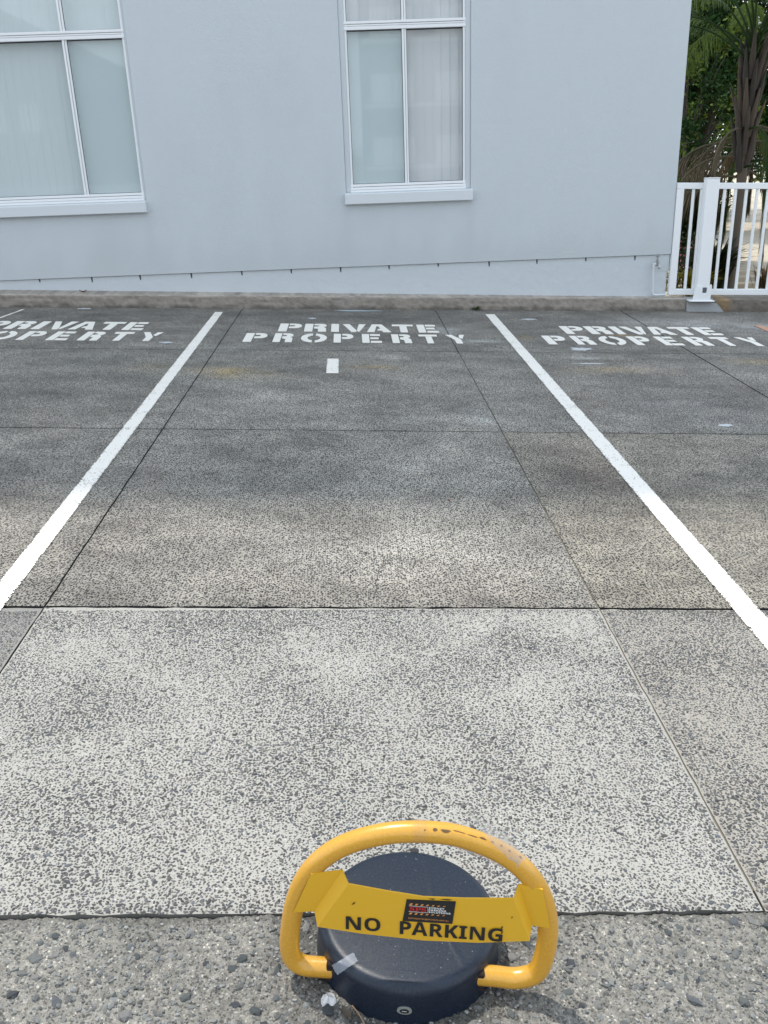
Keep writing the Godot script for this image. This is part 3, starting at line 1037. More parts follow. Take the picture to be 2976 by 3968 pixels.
# ------------------------------------------------------------------ fence
func build_fence() -> void:
	var pad := MB.new()
	var t := [Vector3(3.345, -0.062, 0.055), Vector3(3.635, -0.076, 0.05), Vector3(3.635, -0.076, -0.2), Vector3(3.345, -0.062, -0.2)]
	var f := [gp(3.34, 0.115, -0.02), gp(3.745, 0.10, -0.02), gp(3.745, -0.2, -0.02), gp(3.34, -0.2, -0.02)]
	pad.quad(t[0], t[1], t[2], t[3], Vector3.UP)
	for k in 4:
		var l := (k + 1) % 4
		pad.quad(t[k], t[l], f[l], f[k], (t[l] - t[k]).cross(Vector3.UP).normalized() + Vector3(0, 0.3, 0))
	pad.col = Color(0.36, 0.38, 0.39)
	for k in pad.c.size():
		pad.c[k] = Color(0.36, 0.38, 0.39)
	var po := put("concrete_pad", pad.mesh(), M.kerb)
	tag(po, "small grey mortar pad with sloping sides under the fence post", "concrete pad")

	var root := thing("fence", "white powder coated metal fence with vertical bars right of building", "fence")
	var sl := -0.0405
	var top := func(x: float) -> float: return 1.063 + (x - 3.18) * -0.036
	var bot := func(x: float) -> float: return -0.006 + (x - 3.17) * -0.042
	# rails
	for r in [[3.1715, 6.6, true], [3.1715, 6.6, false]]:
		var m := MB.new()
		var q: Callable = top if r[2] else bot
		var dy := -0.056 if r[2] else 0.056
		var a := Vector3(3.1715, q.call(3.1715), 0.0)
		var e := Vector3(6.6, q.call(6.6), 0.0)
		bar(m, a + Vector3(0, dy * 0.5, -0.012), e + Vector3(0, dy * 0.5, -0.012), 0.056, 0.05)
		put("rail", m.mesh(), M.fence, root)
	var st := MB.new()
	bar(st, Vector3(3.207, top.call(3.21) - 0.057, -0.012), Vector3(3.207, bot.call(3.21) + 0.057, -0.012), 0.071, 0.049)
	put("stile", st.mesh(), M.fence, root)
	for x in [3.439, 3.54]:
		var s2 := MB.new()
		bar(s2, Vector3(x, top.call(x) - 0.057, -0.012), Vector3(x, bot.call(x) + 0.057, -0.012), 0.05, 0.048)
		put("stile", s2.mesh(), M.fence, root)
	var bars := [3.342]
	var x := 3.652
	while x < 6.55:
		bars.append(x)
		x += 0.1075
	for bx in bars:
		var m := MB.new()
		bar(m, Vector3(bx, top.call(bx) - 0.057, -0.012), Vector3(bx, bot.call(bx) + 0.057, -0.012), 0.025, 0.025)
		put("bar", m.mesh(), M.fence, root)
	# post
	var p := MB.new()
	p.box(Vector3(3.424, -0.07, 0.016), Vector3(3.553, 1.096, 0.10), 0.006)
	p.box(Vector3(3.420, 1.0965, 0.012), Vector3(3.557, 1.101, 0.104), 0.002)
	put("post", p.mesh(), M.fence, root)
	var fl := MB.new()
	fl.prism(PackedVector2Array([Vector2(3.372, -0.062), Vector2(3.41, -0.058), Vector2(3.55, -0.064), Vector2(3.605, -0.072), Vector2(3.60, -0.064), Vector2(3.565, -0.052), Vector2(3.572, 0.02), Vector2(3.570, 0.085), Vector2(3.560, 0.098), Vector2(3.552, 0.085), Vector2(3.524, 0.055), Vector2(3.521, 0.012), Vector2(3.478, 0.014), Vector2(3.479, 0.058), Vector2(3.424, 0.086), Vector2(3.416, 0.1), Vector2(3.409, 0.086), Vector2(3.396, 0.0), Vector2(3.388, -0.046)]), 0.1005, 0.112)
	put("foot_bracket", fl.mesh(), M.fence, root)
	var ho := MB.new()
	ho.box(Vector3(3.479, 0.013, 0.098), Vector3(3.523, 0.066, 0.1025))
	put("bolt_pocket", ho.mesh(), M.groove, root)
	var bp := MB.new()
	bp.box(Vector3(3.36, -0.072, -0.02), Vector3(3.62, -0.060, 0.125), 0.003, Transform3D(Basis(Vector3(0, 0, 1), -0.045), Vector3(-0.003, 0.157, 0)))
	put("base_plate", bp.mesh(), M.fence, root)
	for bx in [3.40, 3.588]:
		var m := MB.new()
		m.tube([Vector3(bx, -0.075, 0.09), Vector3(bx, -0.045, 0.09)], 0.012, 6)
		put("bolt", m.mesh(), M.steel, root)

func bar(m: MB, a: Vector3, b: Vector3, w: float, d: float) -> void:
	var y := (b - a).normalized()
	var x := y.cross(Vector3(0, 0, 1)).normalized()
	var t := Transform3D(Basis(x, y, Vector3(0, 0, 1)), (a + b) * 0.5)
	var h := (b - a).length() * 0.5
	m.box(Vector3(-w * 0.5, -h, -d * 0.5), Vector3(w * 0.5, h, d * 0.5), 0.003, t)


# ------------------------------------------------------------------ lower terrace beyond the fence
func build_plaza() -> void:
	var pave := mat(0.50, 0.43, 0.33, 0.9)
	bump(pave, noise_tex(91, 0.05, 256, 3), 3.0, 0.3)
	var b := MB.new()
	b.box(Vector3(-20, -2.05, -13.0), Vector3(40, -1.97, -0.47))
	b.box(Vector3(-20, -2.05, -90.0), Vector3(40, -1.64, -13.96))
	var o := put("plaza", b.mesh(), pave)
	o.set_meta("kind", "structure")
	o.set_meta("label", "sunlit beige paved terrace below and beyond the fence")
	var jm := mat(0.30, 0.26, 0.21, 0.9)
	var j := MB.new()
	for k in 46:
		var z := -14.2 - k * 0.30
		j.quad(Vector3(2, -1.638, z), Vector3(20, -1.638, z), Vector3(20, -1.638, z - 0.018), Vector3(2, -1.638, z - 0.018), Vector3.UP)
	put("paving_joint", j.mesh(), jm, o)
	var st := thing("terrace_steps", "low wide beige stone steps beyond the fence", "steps")
	for k in 3:
		var s := MB.new()
		s.box(Vector3(2, -2.04, -13.96), Vector3(30, -1.97 + 0.11 * (k + 1), -12.99 - 0.32 * k), 0.012)
		put("step", s.mesh(), pave, st)


# ------------------------------------------------------------------ trees
func leaf_mesh(l: float, w: float) -> ArrayMesh:
	var b := MB.new()
	var n := Vector3(0, 1, 0)
	var a := b.vert(Vector3(0, 0, 0), n)
	var m := b.vert(Vector3(0, -0.12 * w, l * 0.5), n)
	var e := b.vert(Vector3(0, -0.06 * l, l), n)
	var p := b.vert(Vector3(-w * 0.5, 0.06 * w, l * 0.45), n)
	var q := b.vert(Vector3(w * 0.5, 0.06 * w, l * 0.45), n)
	b.face(a, p, m)
	b.face(p, e, m)
	b.face(a, m, q)
	b.face(m, e, q)
	b.smooth()
	return b.mesh()

func leaf_mat() -> StandardMaterial3D:
	var m := mat(1, 1, 1, 0.6, 0.0, true)
	m.metallic_specular = 0.25
	m.backlight_enabled = true
	m.backlight = Color(0.40, 0.46, 0.16)
	return m

func random_basis(down: float) -> Basis:
	var y := Vector3(fr(-1, 1), fr(0.1, 1.2), fr(-1, 1)).normalized()
	var z := Vector3(fr(-1, 1), fr(-1, 1) - down, fr(-1, 1))
	z = (z - y * z.dot(y)).normalized()
	return Basis(y.cross(z), y, z)

func broadleaf(label: String, at: Vector3, height: float, clumps: int, spread: Vector3, leaves: int, sd: int, dark: float, yellow := 0.0) -> void:
	rng.seed = sd
	var root := thing("broadleaf_tree", label, "tree", at, "trees beyond the fence")
	var bark := mat(0.07, 0.06, 0.05, 0.95)
	bump(bark, noise_tex(95, 0.04, 256, 4), 3.0, 1.2)
	var t := MB.new()
	var trunk := []
	for k in 9:
		var f := k / 8.0
		trunk.append(Vector3(0.25 * sin(f * 3.0 + sd), height * 0.72 * f, 0.2 * cos(f * 2.3 + sd)))
	var thick := 0.45 if yellow > 0.0 else 1.0
	var trad := []
	for q in [0.17, 0.15, 0.14, 0.13, 0.12, 0.10, 0.085, 0.065, 0.04]:
		trad.append(q * thick)
	t.tube(trunk, trad, 9)
	var centres := []
	for k in clumps:
		var a := rng.randf() * TAU
		var q := sqrt(rng.randf())
		var y := fr(0.0, 1.0)
		var c := Vector3(cos(a) * q * spread.x, height * 0.18 + y * spread.y, sin(a) * q * spread.z)
		centres.append(c)
		if k % 2 == 0:
			var base: Vector3 = trunk[clampi(int(y * 7.0), 1, 7)]
			var mid := base.lerp(c, 0.5) + Vector3(0, 0.25, 0)
			t.tube([base, mid, c], [0.05 * thick, 0.03 * thick, 0.012 * thick], 6)
	put("trunk", t.mesh(), bark, root)
	var xf := []
	var cs := PackedColorArray()
	for k in leaves:
		var ci := rng.randi() % clumps
		var c: Vector3 = centres[ci]
		var d := Vector3(rng.randfn(), rng.randfn(), rng.randfn()) * (0.18 if yellow > 0.0 else 0.34)
		var s := fr(0.8, 1.35)
		xf.append(Transform3D(random_basis(0.5) * Basis.from_scale(Vector3.ONE * s), c + d))
		var g := fr(0.7, 1.25) * dark
		var yel := 1.0 if (ci % 4 == 0 and rng.randf() < 0.5) or (ci % 2 == 0 and rng.randf() < yellow) else 0.0
		cs.append(Color(0.024 * g + 0.085 * yel, 0.062 * g + 0.10 * yel, 0.016 * g + 0.006 * yel))
	many("crown", leaf_mesh(0.19, 0.095) if yellow == 0.0 else leaf_mesh(0.12, 0.065), leaf_mat(), xf, cs, root)

func frond(length: float, ang0: float, droop: float, pairs: int, leaflet: float, hang: float, bare: float, r: RandomNumberGenerator) -> MB:
	# grows along +x from the origin at ang0 above the horizontal, bending down by droop in all; leaflets on both sides
	var b := MB.new()
	var pts := []
	var p := Vector3.ZERO
	var ang := ang0
	var seg := 16
	for k in seg + 1:
		pts.append(p)
		ang = maxf(ang - droop / seg * (0.35 + 1.3 * k / float(seg)), -1.5)
		p += Vector3(cos(ang), sin(ang), 0) * (length / seg)
	var rad := []
	for k in seg + 1:
		rad.append(lerpf(0.032, 0.005, pow(k / float(seg), 0.7)))
	b.tube(pts, rad, 5)
	for k in pairs:
		var f := lerpf(bare, 0.99, k / float(pairs - 1))
		var at: float = f * seg
		var i0 := mini(int(at), seg - 1)
		var o: Vector3 = pts[i0].lerp(pts[i0 + 1], at - i0)
		var dir: Vector3 = (pts[i0 + 1] - pts[i0]).normalized()
		for s in [-1.0, 1.0]:
			var l := leaflet * sin(PI * clampf((f - bare) / (1.0 - bare) * 0.85 + 0.12, 0, 1)) * r.randf_range(0.75, 1.1)
			var out := (dir * 0.65 + Vector3(0, 0, s) * (1.0 - hang * 0.75) + Vector3(0, 0.1 - hang * 1.1, 0) + Vector3(r.randf_range(-0.14, 0.14), r.randf_range(-0.14, 0.14), r.randf_range(-0.14, 0.14))).normalized()
			var tip := o + out * l + Vector3(0, -l * (0.3 + 0.3 * hang), 0)
			var mid := o + out * l * 0.55 + Vector3(0, -l * 0.06, 0)
			var side := out.cross(Vector3.UP)
			var wd := (side.normalized() if side.length() > 0.1 else Vector3(0, 0, 1)) * 0.013
			var nn := out.cross(wd).normalized()
			if nn.y < 0: nn = -nn
			b.quad(o - wd * 0.5, o + wd * 0.5, mid + wd, mid - wd, nn)
			b.tri(mid - wd, mid + wd, tip, nn)
	return b

func build_trees() -> void:
	broadleaf("dense dark green broadleaf tree behind the palm, beside the building corner", Vector3(12.35, -1.66, -24.0), 9.5, 90, Vector3(3.0, 8.6, 1.8), 40000, 41, 0.75)
	broadleaf("broad leafy tree right of the palm beyond the fence", Vector3(17.6, -1.66, -25.0), 9.0, 60, Vector3(2.8, 8.0, 1.8), 12000, 42, 0.75)
	broadleaf("dark tree farthest back, filling the gaps behind the palm", Vector3(15.6, -1.66, -33.0), 11.5, 110, Vector3(5.5, 10.5, 2.0), 20000, 43, 0.5)
	broadleaf("slender young tree with bright yellow green leaf clusters between corner and palm", Vector3(8.6, -1.66, -16.0), 6.6, 34, Vector3(1.6, 5.6, 0.8), 10000, 44, 0.85, 0.55)
	rng.seed = 77
	# the palm
	var root := thing("palm_tree", "tall slender palm with ringed trunk and a skirt of dead fronds", "tree", Vector3(8.75, -1.97, -12.0), "trees beyond the fence")
	var bark := mat(0.11, 0.092, 0.075, 0.95)
	var t := MB.new()
	var pts := []
	var rad := []
	for k in 100:
		var y := k * 0.045
		pts.append(Vector3(0.035 * sin(y * 0.7), y, 0.02 * sin(y)))
		rad.append((0.112 - 0.002 * y) * (1.0 + (0.07 if k % 3 == 0 else 0.0)) + 0.05 * exp(-y * 2.5))
	t.tube(pts, rad, 14)
	put("trunk", t.mesh(), bark, root)
	var bm := [mat(0.052, 0.043, 0.036, 0.95), mat(0.036, 0.032, 0.028, 0.95), mat(0.070, 0.054, 0.042, 0.95)]
	for k in 30:
		var boots := MB.new()
		var a := k * 2.4
		var y := 3.0 + k * 0.072
		var o := Vector3(cos(a), 0, sin(a))
		boots.tube([Vector3(0, y - 0.35, 0) + o * 0.11, Vector3(0, y + 0.1, 0) + o * 0.20, Vector3(0, y + 0.6, 0) + o * fr(0.24, 0.40)], [0.075, 0.062, 0.018], 6)
		put("leaf_base", boots.mesh(), bm[k % 3], root)
	var live := mat(0.016, 0.034, 0.011, 0.6)
	live.metallic_specular = 0.2
	live.backlight_enabled = true
	live.backlight = Color(0.30, 0.36, 0.18)
	var dead := mat(0.075, 0.062, 0.040, 0.9)
	dead.backlight_enabled = true
	dead.backlight = Color(0.25, 0.20, 0.12)
	var r := RandomNumberGenerator.new()
	r.seed = 5
	for k in 22:
		var fb := frond(r.randf_range(3.2, 4.2), r.randf_range(0.65, 1.4), r.randf_range(1.2, 2.6), 52, 0.7, 0.45, 0.34, r)
		var o := put("frond", fb.mesh(), live, root)
		o.transform = Transform3D(Basis(Vector3.UP, k * 2.39996), Vector3(0, 4.75 + 0.03 * k, 0))
	for k in 9:
		var fb := frond(r.randf_range(1.8, 3.0), r.randf_range(-0.1, 0.5), r.randf_range(3.0, 4.6), 40, 0.5, 1.0, 0.28, r)
		var o := put("dead_frond", fb.mesh(), live if k % 4 == 3 else dead, root)
		o.transform = Transform3D(Basis(Vector3.UP, k * 2.39996 + 0.5), Vector3(0, r.randf_range(2.7, 3.7), 0))
	# old fronds hanging against the fence, still on the palm
	for q in [[2.75, 3.3, 3.5], [3.4, 3.0, 3.9], [2.2, 3.2, 3.4], [-0.5, 2.9, 3.7], [0.6, 3.3, 4.0], [-1.3, 2.8, 3.4], [1.5, 3.1, 3.8], [3.0, 2.6, 2.9]]:
		var fb := frond(q[2], 0.25, 4.2, 60, 0.62, 0.9, 0.14, r)
		var o := put("dead_frond", fb.mesh(), dead if q[0] > 0.0 else live, root)
		o.transform = Transform3D(Basis(Vector3.UP, q[0]), Vector3(0, q[1], 0))
	# low planting at the foot
	strap_shrub("low shrub of yellow green strap leaves left of the palm trunk", Vector3(7.62, -1.97, -11.0), Color(0.15, 0.125, 0.012), 130, 0.9, 0.05, 61)
	strap_shrub("dark spiky shrub between the fence post and the palm trunk", Vector3(8.15, -1.97, -11.6), Color(0.03, 0.036, 0.02), 260, 1.5, 0.06, 62)
	strap_shrub("tall dark green shrub filling the gap beside the building corner", Vector3(8.9, -1.97, -15.2), Color(0.028, 0.045, 0.018), 420, 2.6, 0.07, 64)
	strap_shrub("dry brown clump of fallen fronds right of the palm trunk", Vector3(9.75, -1.97, -12.3), Color(0.13, 0.09, 0.055), 70, 0.7, 0.03, 63)
	# flowers
	rng.seed = 88
	var fs := thing("flowering_shrub", "leafy shrub with small pink flowers behind the fence", "shrub", Vector3(7.7, -1.97, -12.6))
	var xf := []
	var cs := PackedColorArray()
	for k in 900:
		var d := Vector3(rng.randfn() * 0.40, 0.75 + rng.randfn() * 0.33, rng.randfn() * 0.3)
		xf.append(Transform3D(random_basis(0.0) * Basis.from_scale(Vector3.ONE * fr(0.5, 0.9)), d))
		cs.append(Color(0.03, 0.05, 0.02) * fr(0.6, 1.3))
	many("foliage", leaf_mesh(0.13, 0.06), leaf_mat(), xf, cs, fs)
	xf = []
	cs = PackedColorArray()
	for k in 90:
		var d := Vector3(rng.randfn() * 0.35, 1.0 + rng.randfn() * 0.25, 0.15 + rng.randfn() * 0.25)
		xf.append(Transform3D(random_basis(0.0) * Basis.from_scale(Vector3.ONE * fr(0.5, 0.8)), d))
		cs.append(Color(0.60, 0.20, 0.25) * fr(0.8, 1.2))
	many("flowers", leaf_mesh(0.10, 0.10), M.stone, xf, cs, fs)
	var stem := MB.new()
	for k in 5:
		stem.tube([Vector3(0, 0, 0), Vector3(fr(-0.2, 0.2), 0.5, fr(-0.2, 0.2)), Vector3(fr(-0.5, 0.5), 1.1, fr(-0.3, 0.3))], [0.02, 0.014, 0.006], 5)
	put("stem", stem.mesh(), mat(0.09, 0.07, 0.05), fs)

func strap_shrub(label: String, at: Vector3, c: Color, n: int, h: float, w: float, sd: int) -> void:
	rng.seed = sd
	var b := MB.new()
	for k in n:
		var a := rng.randf() * TAU
		var out := Vector3(cos(a), 0, sin(a))
		var side := Vector3(-sin(a), 0, cos(a)) * w * fr(0.6, 1.1)
		var o := out * fr(0.0, 0.22)
		var lean := fr(0.15, 0.7)
		var l := h * fr(0.6, 1.2)
		var p0 := o
		var p1 := o + out * lean * l * 0.4 + Vector3(0, l * 0.6, 0)
		var p2 := o + out * lean * l * 1.0 + Vector3(0, l * (0.95 - lean * 0.5), 0)
		b.col = c * fr(0.6, 1.3)
		var nn := (out * -0.5 + Vector3.UP).normalized()
		b.quad(p0 - side * 0.4, p0 + side * 0.4, p1 + side, p1 - side, nn)
		b.tri(p1 - side, p1 + side, p2, nn)
	var m := leaf_mat()
	var o := put("shrub", b.mesh(), m)
	o.position = at
	tag(o, label, "shrub", "shrubs below the fence")


# ------------------------------------------------------------------ what the window panes mirror
func build_opposite() -> void:
	var root := thing("apartment_building", "flat roofed brown apartment building across the driveway, mirrored in the middle window", "building", Vector3(0, -1.0, 40.0))
	var b := MB.new()
	b.box(Vector3(0.9, 0, 0), Vector3(24, 12, 10))
	put("wall", b.mesh(), mat(0.17, 0.16, 0.14, 0.9), root)
	var white := mat(0.82, 0.82, 0.80, 0.6)
	for f in 4:
		var sb := MB.new()
		sb.box(Vector3(0.85, 1.55 + f * 2.9, -0.12), Vector3(24, 1.75 + f * 2.9, -0.002))
		put("string_course", sb.mesh(), white, root)
		for k in 7:
			var x := 1.3 + k * 3.2
			var w := MB.new()
			w.box(Vector3(x, 1.8 + f * 2.9, -0.05), Vector3(x + 1.0, 3.1 + f * 2.9, 0.1))
			w.box(Vector3(x + 1.06, 1.8 + f * 2.9, -0.05), Vector3(x + 2.1, 3.1 + f * 2.9, 0.1))
			put("window", w.mesh(), white, root)
	var house := thing("gabled_house", "dark brick house with sloping roof across the driveway, mirrored in the wide window", "house", Vector3(0, -1.0, 40.0))
	var h := MB.new()
	h.box(Vector3(-34, 0, 0), Vector3(-9.5, 5.6, 10))
	put("wall", h.mesh(), mat(0.20, 0.16, 0.12, 0.9), house)
	var r := MB.new()
	r.prism(PackedVector2Array([Vector2(-34.6, 5.602), Vector2(-9.0, 5.602), Vector2(-20.5, 11.2)]), -0.4, 10.4)
	put("roof", r.mesh(), mat(0.16, 0.10, 0.08, 0.9), house)
	for x in [-17.9, -16.2]:
		var w := MB.new()
		for k in 4:
			w.box(Vector3(x + k * 0.26, 3.9, -0.05), Vector3(x + k * 0.26 + 0.17, 5.2, 0.1))
		put("shutter", w.mesh(), white, house)


# ------------------------------------------------------------------ paint on the ground
func arc(cx: float, cy: float, rx: float, ry: float, a0: float, a1: float, n := 12) -> Array:
	var o := []
	for k in n + 1:
		var a := deg_to_rad(lerpf(a0, a1, float(k) / n))
		o.append(Vector2(cx + rx * cos(a), cy + ry * sin(a)))
	return o

func glyph(ch: String) -> Array:
	var v := func(l: Array) -> PackedVector2Array:
		var o := PackedVector2Array()
		for k in range(0, l.size(), 2):
			o.append(Vector2(l[k], l[k + 1]))
		return o
	var stem: PackedVector2Array = v.call([0, 0, 0.37, 0, 0.37, 1, 0, 1])
	match ch:
		"P":
			var o := [Vector2(0.43, 1)] + arc(0.68, 0.71, 0.32, 0.29, 90, -90) + [Vector2(0.43, 0.42), Vector2(0.43, 0.61)] + arc(0.58, 0.715, 0.12, 0.105, -90, 90) + [Vector2(0.43, 0.82)]
			return [stem, PackedVector2Array(o)]
		"R":
			var o := [Vector2(0.43, 1)] + arc(0.72, 0.79, 0.28, 0.21, 90, -62) + arc(0.74, 0.38, 0.25, 0.20, 60, 0, 6) + [Vector2(1, 0), Vector2(0.63, 0), Vector2(0.62, 0.36), Vector2(0.43, 0.42), Vector2(0.43, 0.62)] + arc(0.56, 0.735, 0.11, 0.09, -80, 90, 8) + [Vector2(0.43, 0.84)]
			return [stem, PackedVector2Array(o)]
		"I":
			return [v.call([0, 0, 1, 0, 1, 1, 0, 1])]
		"V":
			return [v.call([0, 1, 0.29, 1, 0.60, 0.12, 0.56, 0, 0.36, 0]), v.call([0.70, 1, 1, 1, 0.72, 0.06, 0.66, 0.0, 0.60, 0.22])]
		"A":
			return [v.call([0, 0, 0.24, 1, 0.66, 1, 1, 0, 0.68, 0, 0.62, 0.20, 0.44, 0.22, 0.47, 0.38, 0.58, 0.41, 0.50, 0.76, 0.42, 0.76, 0.30, 0])]
		"T":
			return [v.call([0, 0.80, 1, 0.80, 1, 1, 0, 1]), v.call([0.34, 0, 0.68, 0, 0.68, 0.765, 0.34, 0.765])]
		"E":
			return [stem, v.call([0.43, 0.80, 0.95, 0.80, 0.95, 1, 0.43, 1]), v.call([0.43, 0.42, 0.86, 0.42, 0.86, 0.61, 0.43, 0.61]), v.call([0.43, 0, 1, 0, 1, 0.20, 0.43, 0.20])]
		"O":
			return [PackedVector2Array(arc(0.47, 0.5, 0.47, 0.5, 94, 266, 20) + arc(0.47, 0.5, 0.22, 0.29, 262, 98, 16)), PackedVector2Array(arc(0.53, 0.5, 0.47, 0.5, -86, 86, 20) + arc(0.53, 0.5, 0.22, 0.29, 82, -82, 16))]
		"Y":
			return [v.call([0, 1, 0.32, 1, 0.70, 0.46, 0.70, 0, 0.36, 0, 0.36, 0.42]), v.call([0.72, 1, 1, 1, 0.80, 0.56, 0.63, 0.66])]
	return []

func words(x_shift: float, skip: int, label: String) -> void:
	var root := thing("painted_words", label, "painted sign", Vector3.ZERO, "words painted at the head of each bay")
	root.transform = ground_frame(x_shift, 1.37, 0.004)
	var r1 := [["P", -0.69, -0.495], ["R", -0.466, -0.276], ["I", -0.234, -0.165], ["V", -0.131, 0.074], ["A", 0.081, 0.29], ["T", 0.309, 0.499], ["E", 0.533, 0.708]]
	var r2 := [["P", -0.945, -0.762], ["R", -0.703, -0.545], ["O", -0.478, -0.263], ["P", -0.205, -0.04], ["E", 0.033, 0.195], ["R", 0.283, 0.443], ["T", 0.517, 0.674], ["Y", 0.751, 0.911]]
	for row in [[r1, 0.0, 0.365], [r2, -0.468, 0.365]]:
		for g in row[0]:
			var m := MB.new()
			for poly in glyph(g[0]):
				var q := PackedVector2Array()
				for p in poly:
					q.append(Vector2(lerpf(g[1], g[2], p.x) + 0.0015 * fr(-1, 1), row[1] + p.y * row[2] + 0.0015 * fr(-1, 1)))
				m.prism(q, -0.003, 0.0)
			put("letter", m.mesh(), M.paint, root)

func stripe(label: String, x0: float, z0: float, x1: float, z1: float, w: float, called := "painted_line") -> void:
	var b := MB.new()
	var cell := 0.0042
	var nz := int(absf(z1 - z0) / cell)
	var nx := int(w / cell)
	for k in nz:
		var f := k / float(nz)
		var z := lerpf(z0, z1, f)
		var mx := lerpf(x0, x1, f)
		var run := -1
		for i in nx + 1:
			var there := false
			if i < nx:
				var e := minf(i, nx - 1 - i)
				var g := noise_c.get_noise_2d((mx + i * cell) * 16.0, z * 16.0) + 0.55 * noise_b.get_noise_2d(mx * 2.0 + i * 0.01, z * 3.0)
				there = g > (-0.15 if e < 1 else (-0.42 if e < 2 else -0.62)) and rng.randf() > (0.08 if e < 1 else 0.004)
			if there and run < 0:
				run = i
			if not there and run >= 0:
				var xa := mx - w * 0.5 + run * cell
				var xb := mx - w * 0.5 + i * cell
				b.quad(gp(xa, z, 0.004), gp(xb, z, 0.004), gp(xb, z + cell, 0.004), gp(xa, z + cell, 0.004), NUP)
				run = -1
	var o := put(called, b.mesh(), M.paint)
	tag(o, label, "painted line", "white lines between the bays")

func build_markings() -> void:
	words(0.0, 0, "white stencilled words PRIVATE PROPERTY in the middle bay, square to the camera")
	words(2.52, 0, "white stencilled words PRIVATE PROPERTY near the fence")
	words(-2.56, 0, "white stencilled words PRIVATE PROPERTY below the wide window, cut off by photo edge")
	stripe("long white bay line left of the middle words", -1.318, 0.42, -1.290, 7.70, 0.082)
	stripe("long white bay line right of the middle words", 1.295, 0.40, 1.30, 7.70, 0.095)
	stripe("thin worn white line left, beside the kerb", -3.18, 0.38, -3.245, 0.95, 0.03)
	stripe("short white dash under the middle words", -0.195, 2.46, -0.193, 2.94, 0.092, "painted_dash")
	var ol := MB.new()
	for k in 12:
		var z := 0.88 + k * 0.03
		ol.quad(gp(3.70, z, 0.004), gp(3.78, z, 0.004), gp(3.78 - 0.0, z + 0.03, 0.004), gp(3.70, z + 0.03, 0.004), NUP)
	var oo := put("painted_mark", ol.mesh(), mat(0.50, 0.27, 0.17, 0.8))
	tag(oo, "faded orange paint mark on the ground near the fence", "paint mark")
	# splashes of old paint
	rng.seed = 303
	splash("pale blue grey paint spill along the kerb foot behind the middle words", 0.0, 0.265, 0.25, 0.035, mat(0.42, 0.50, 0.55, 0.6))
	splash("white paint blot right of the right bay line", 1.80, 2.03, 0.10, 0.07, M.worn)
	splash("thin white paint drip in the right bay", 1.72, 2.56, 0.13, 0.018, M.worn)
	splash("small white paint drip beside the right photo edge", 2.12, 4.19, 0.055, 0.03, M.worn)
	splash("white paint blot at end of the left words", -1.55, 1.90, 0.06, 0.035, M.worn)
	splash("small white paint spot by the kerb left of the left bay line", -2.63, 0.30, 0.07, 0.04, M.worn)
	splash("white paint spot just above the middle words", -0.42, 0.72, 0.045, 0.035, M.worn)
	splash("white paint spot right of the top of the right bay line", 1.62, 0.66, 0.08, 0.05, M.worn)

func splash(label: String, x: float, z: float, rx: float, rz: float, m: Material) -> void:
	var poly := PackedVector2Array()
	for k in 22:
		var a := TAU * k / 22.0
		var q := fr(0.55, 1.1)
		poly.append(Vector2(cos(a) * rx * q, sin(a) * rz * q))
	var b := MB.new()
	b.prism(poly, 0.0, 0.0015)
	var o := put("paint_splash", b.mesh(), m)
	o.transform = ground_frame(x, z, 0.0025)
	tag(o, label, "paint splash")


# ------------------------------------------------------------------ the hoop lock
func text(parent: Node, called: String, s: String, bold: bool, at: Vector3, w: float, h: float, m: Material, serif := false) -> void:
	var f := SystemFont.new()
	f.font_names = PackedStringArray(["Droid Serif" if serif else "Droid Sans"])
	f.font_weight = 700 if bold else 400
	var t := TextMesh.new()
	t.text = s
	t.font = f
	t.font_size = 64
	t.pixel_size = 0.001
	t.depth = 0.002
	t.curve_step = 1.0
	var bb := t.get_aabb()
	var o := put(called, t, m, parent)
	var k := Vector3(w / bb.size.x, h / bb.size.y, 0.2)
	o.scale = k
	o.position = at - (bb.position + bb.size * 0.5) * k

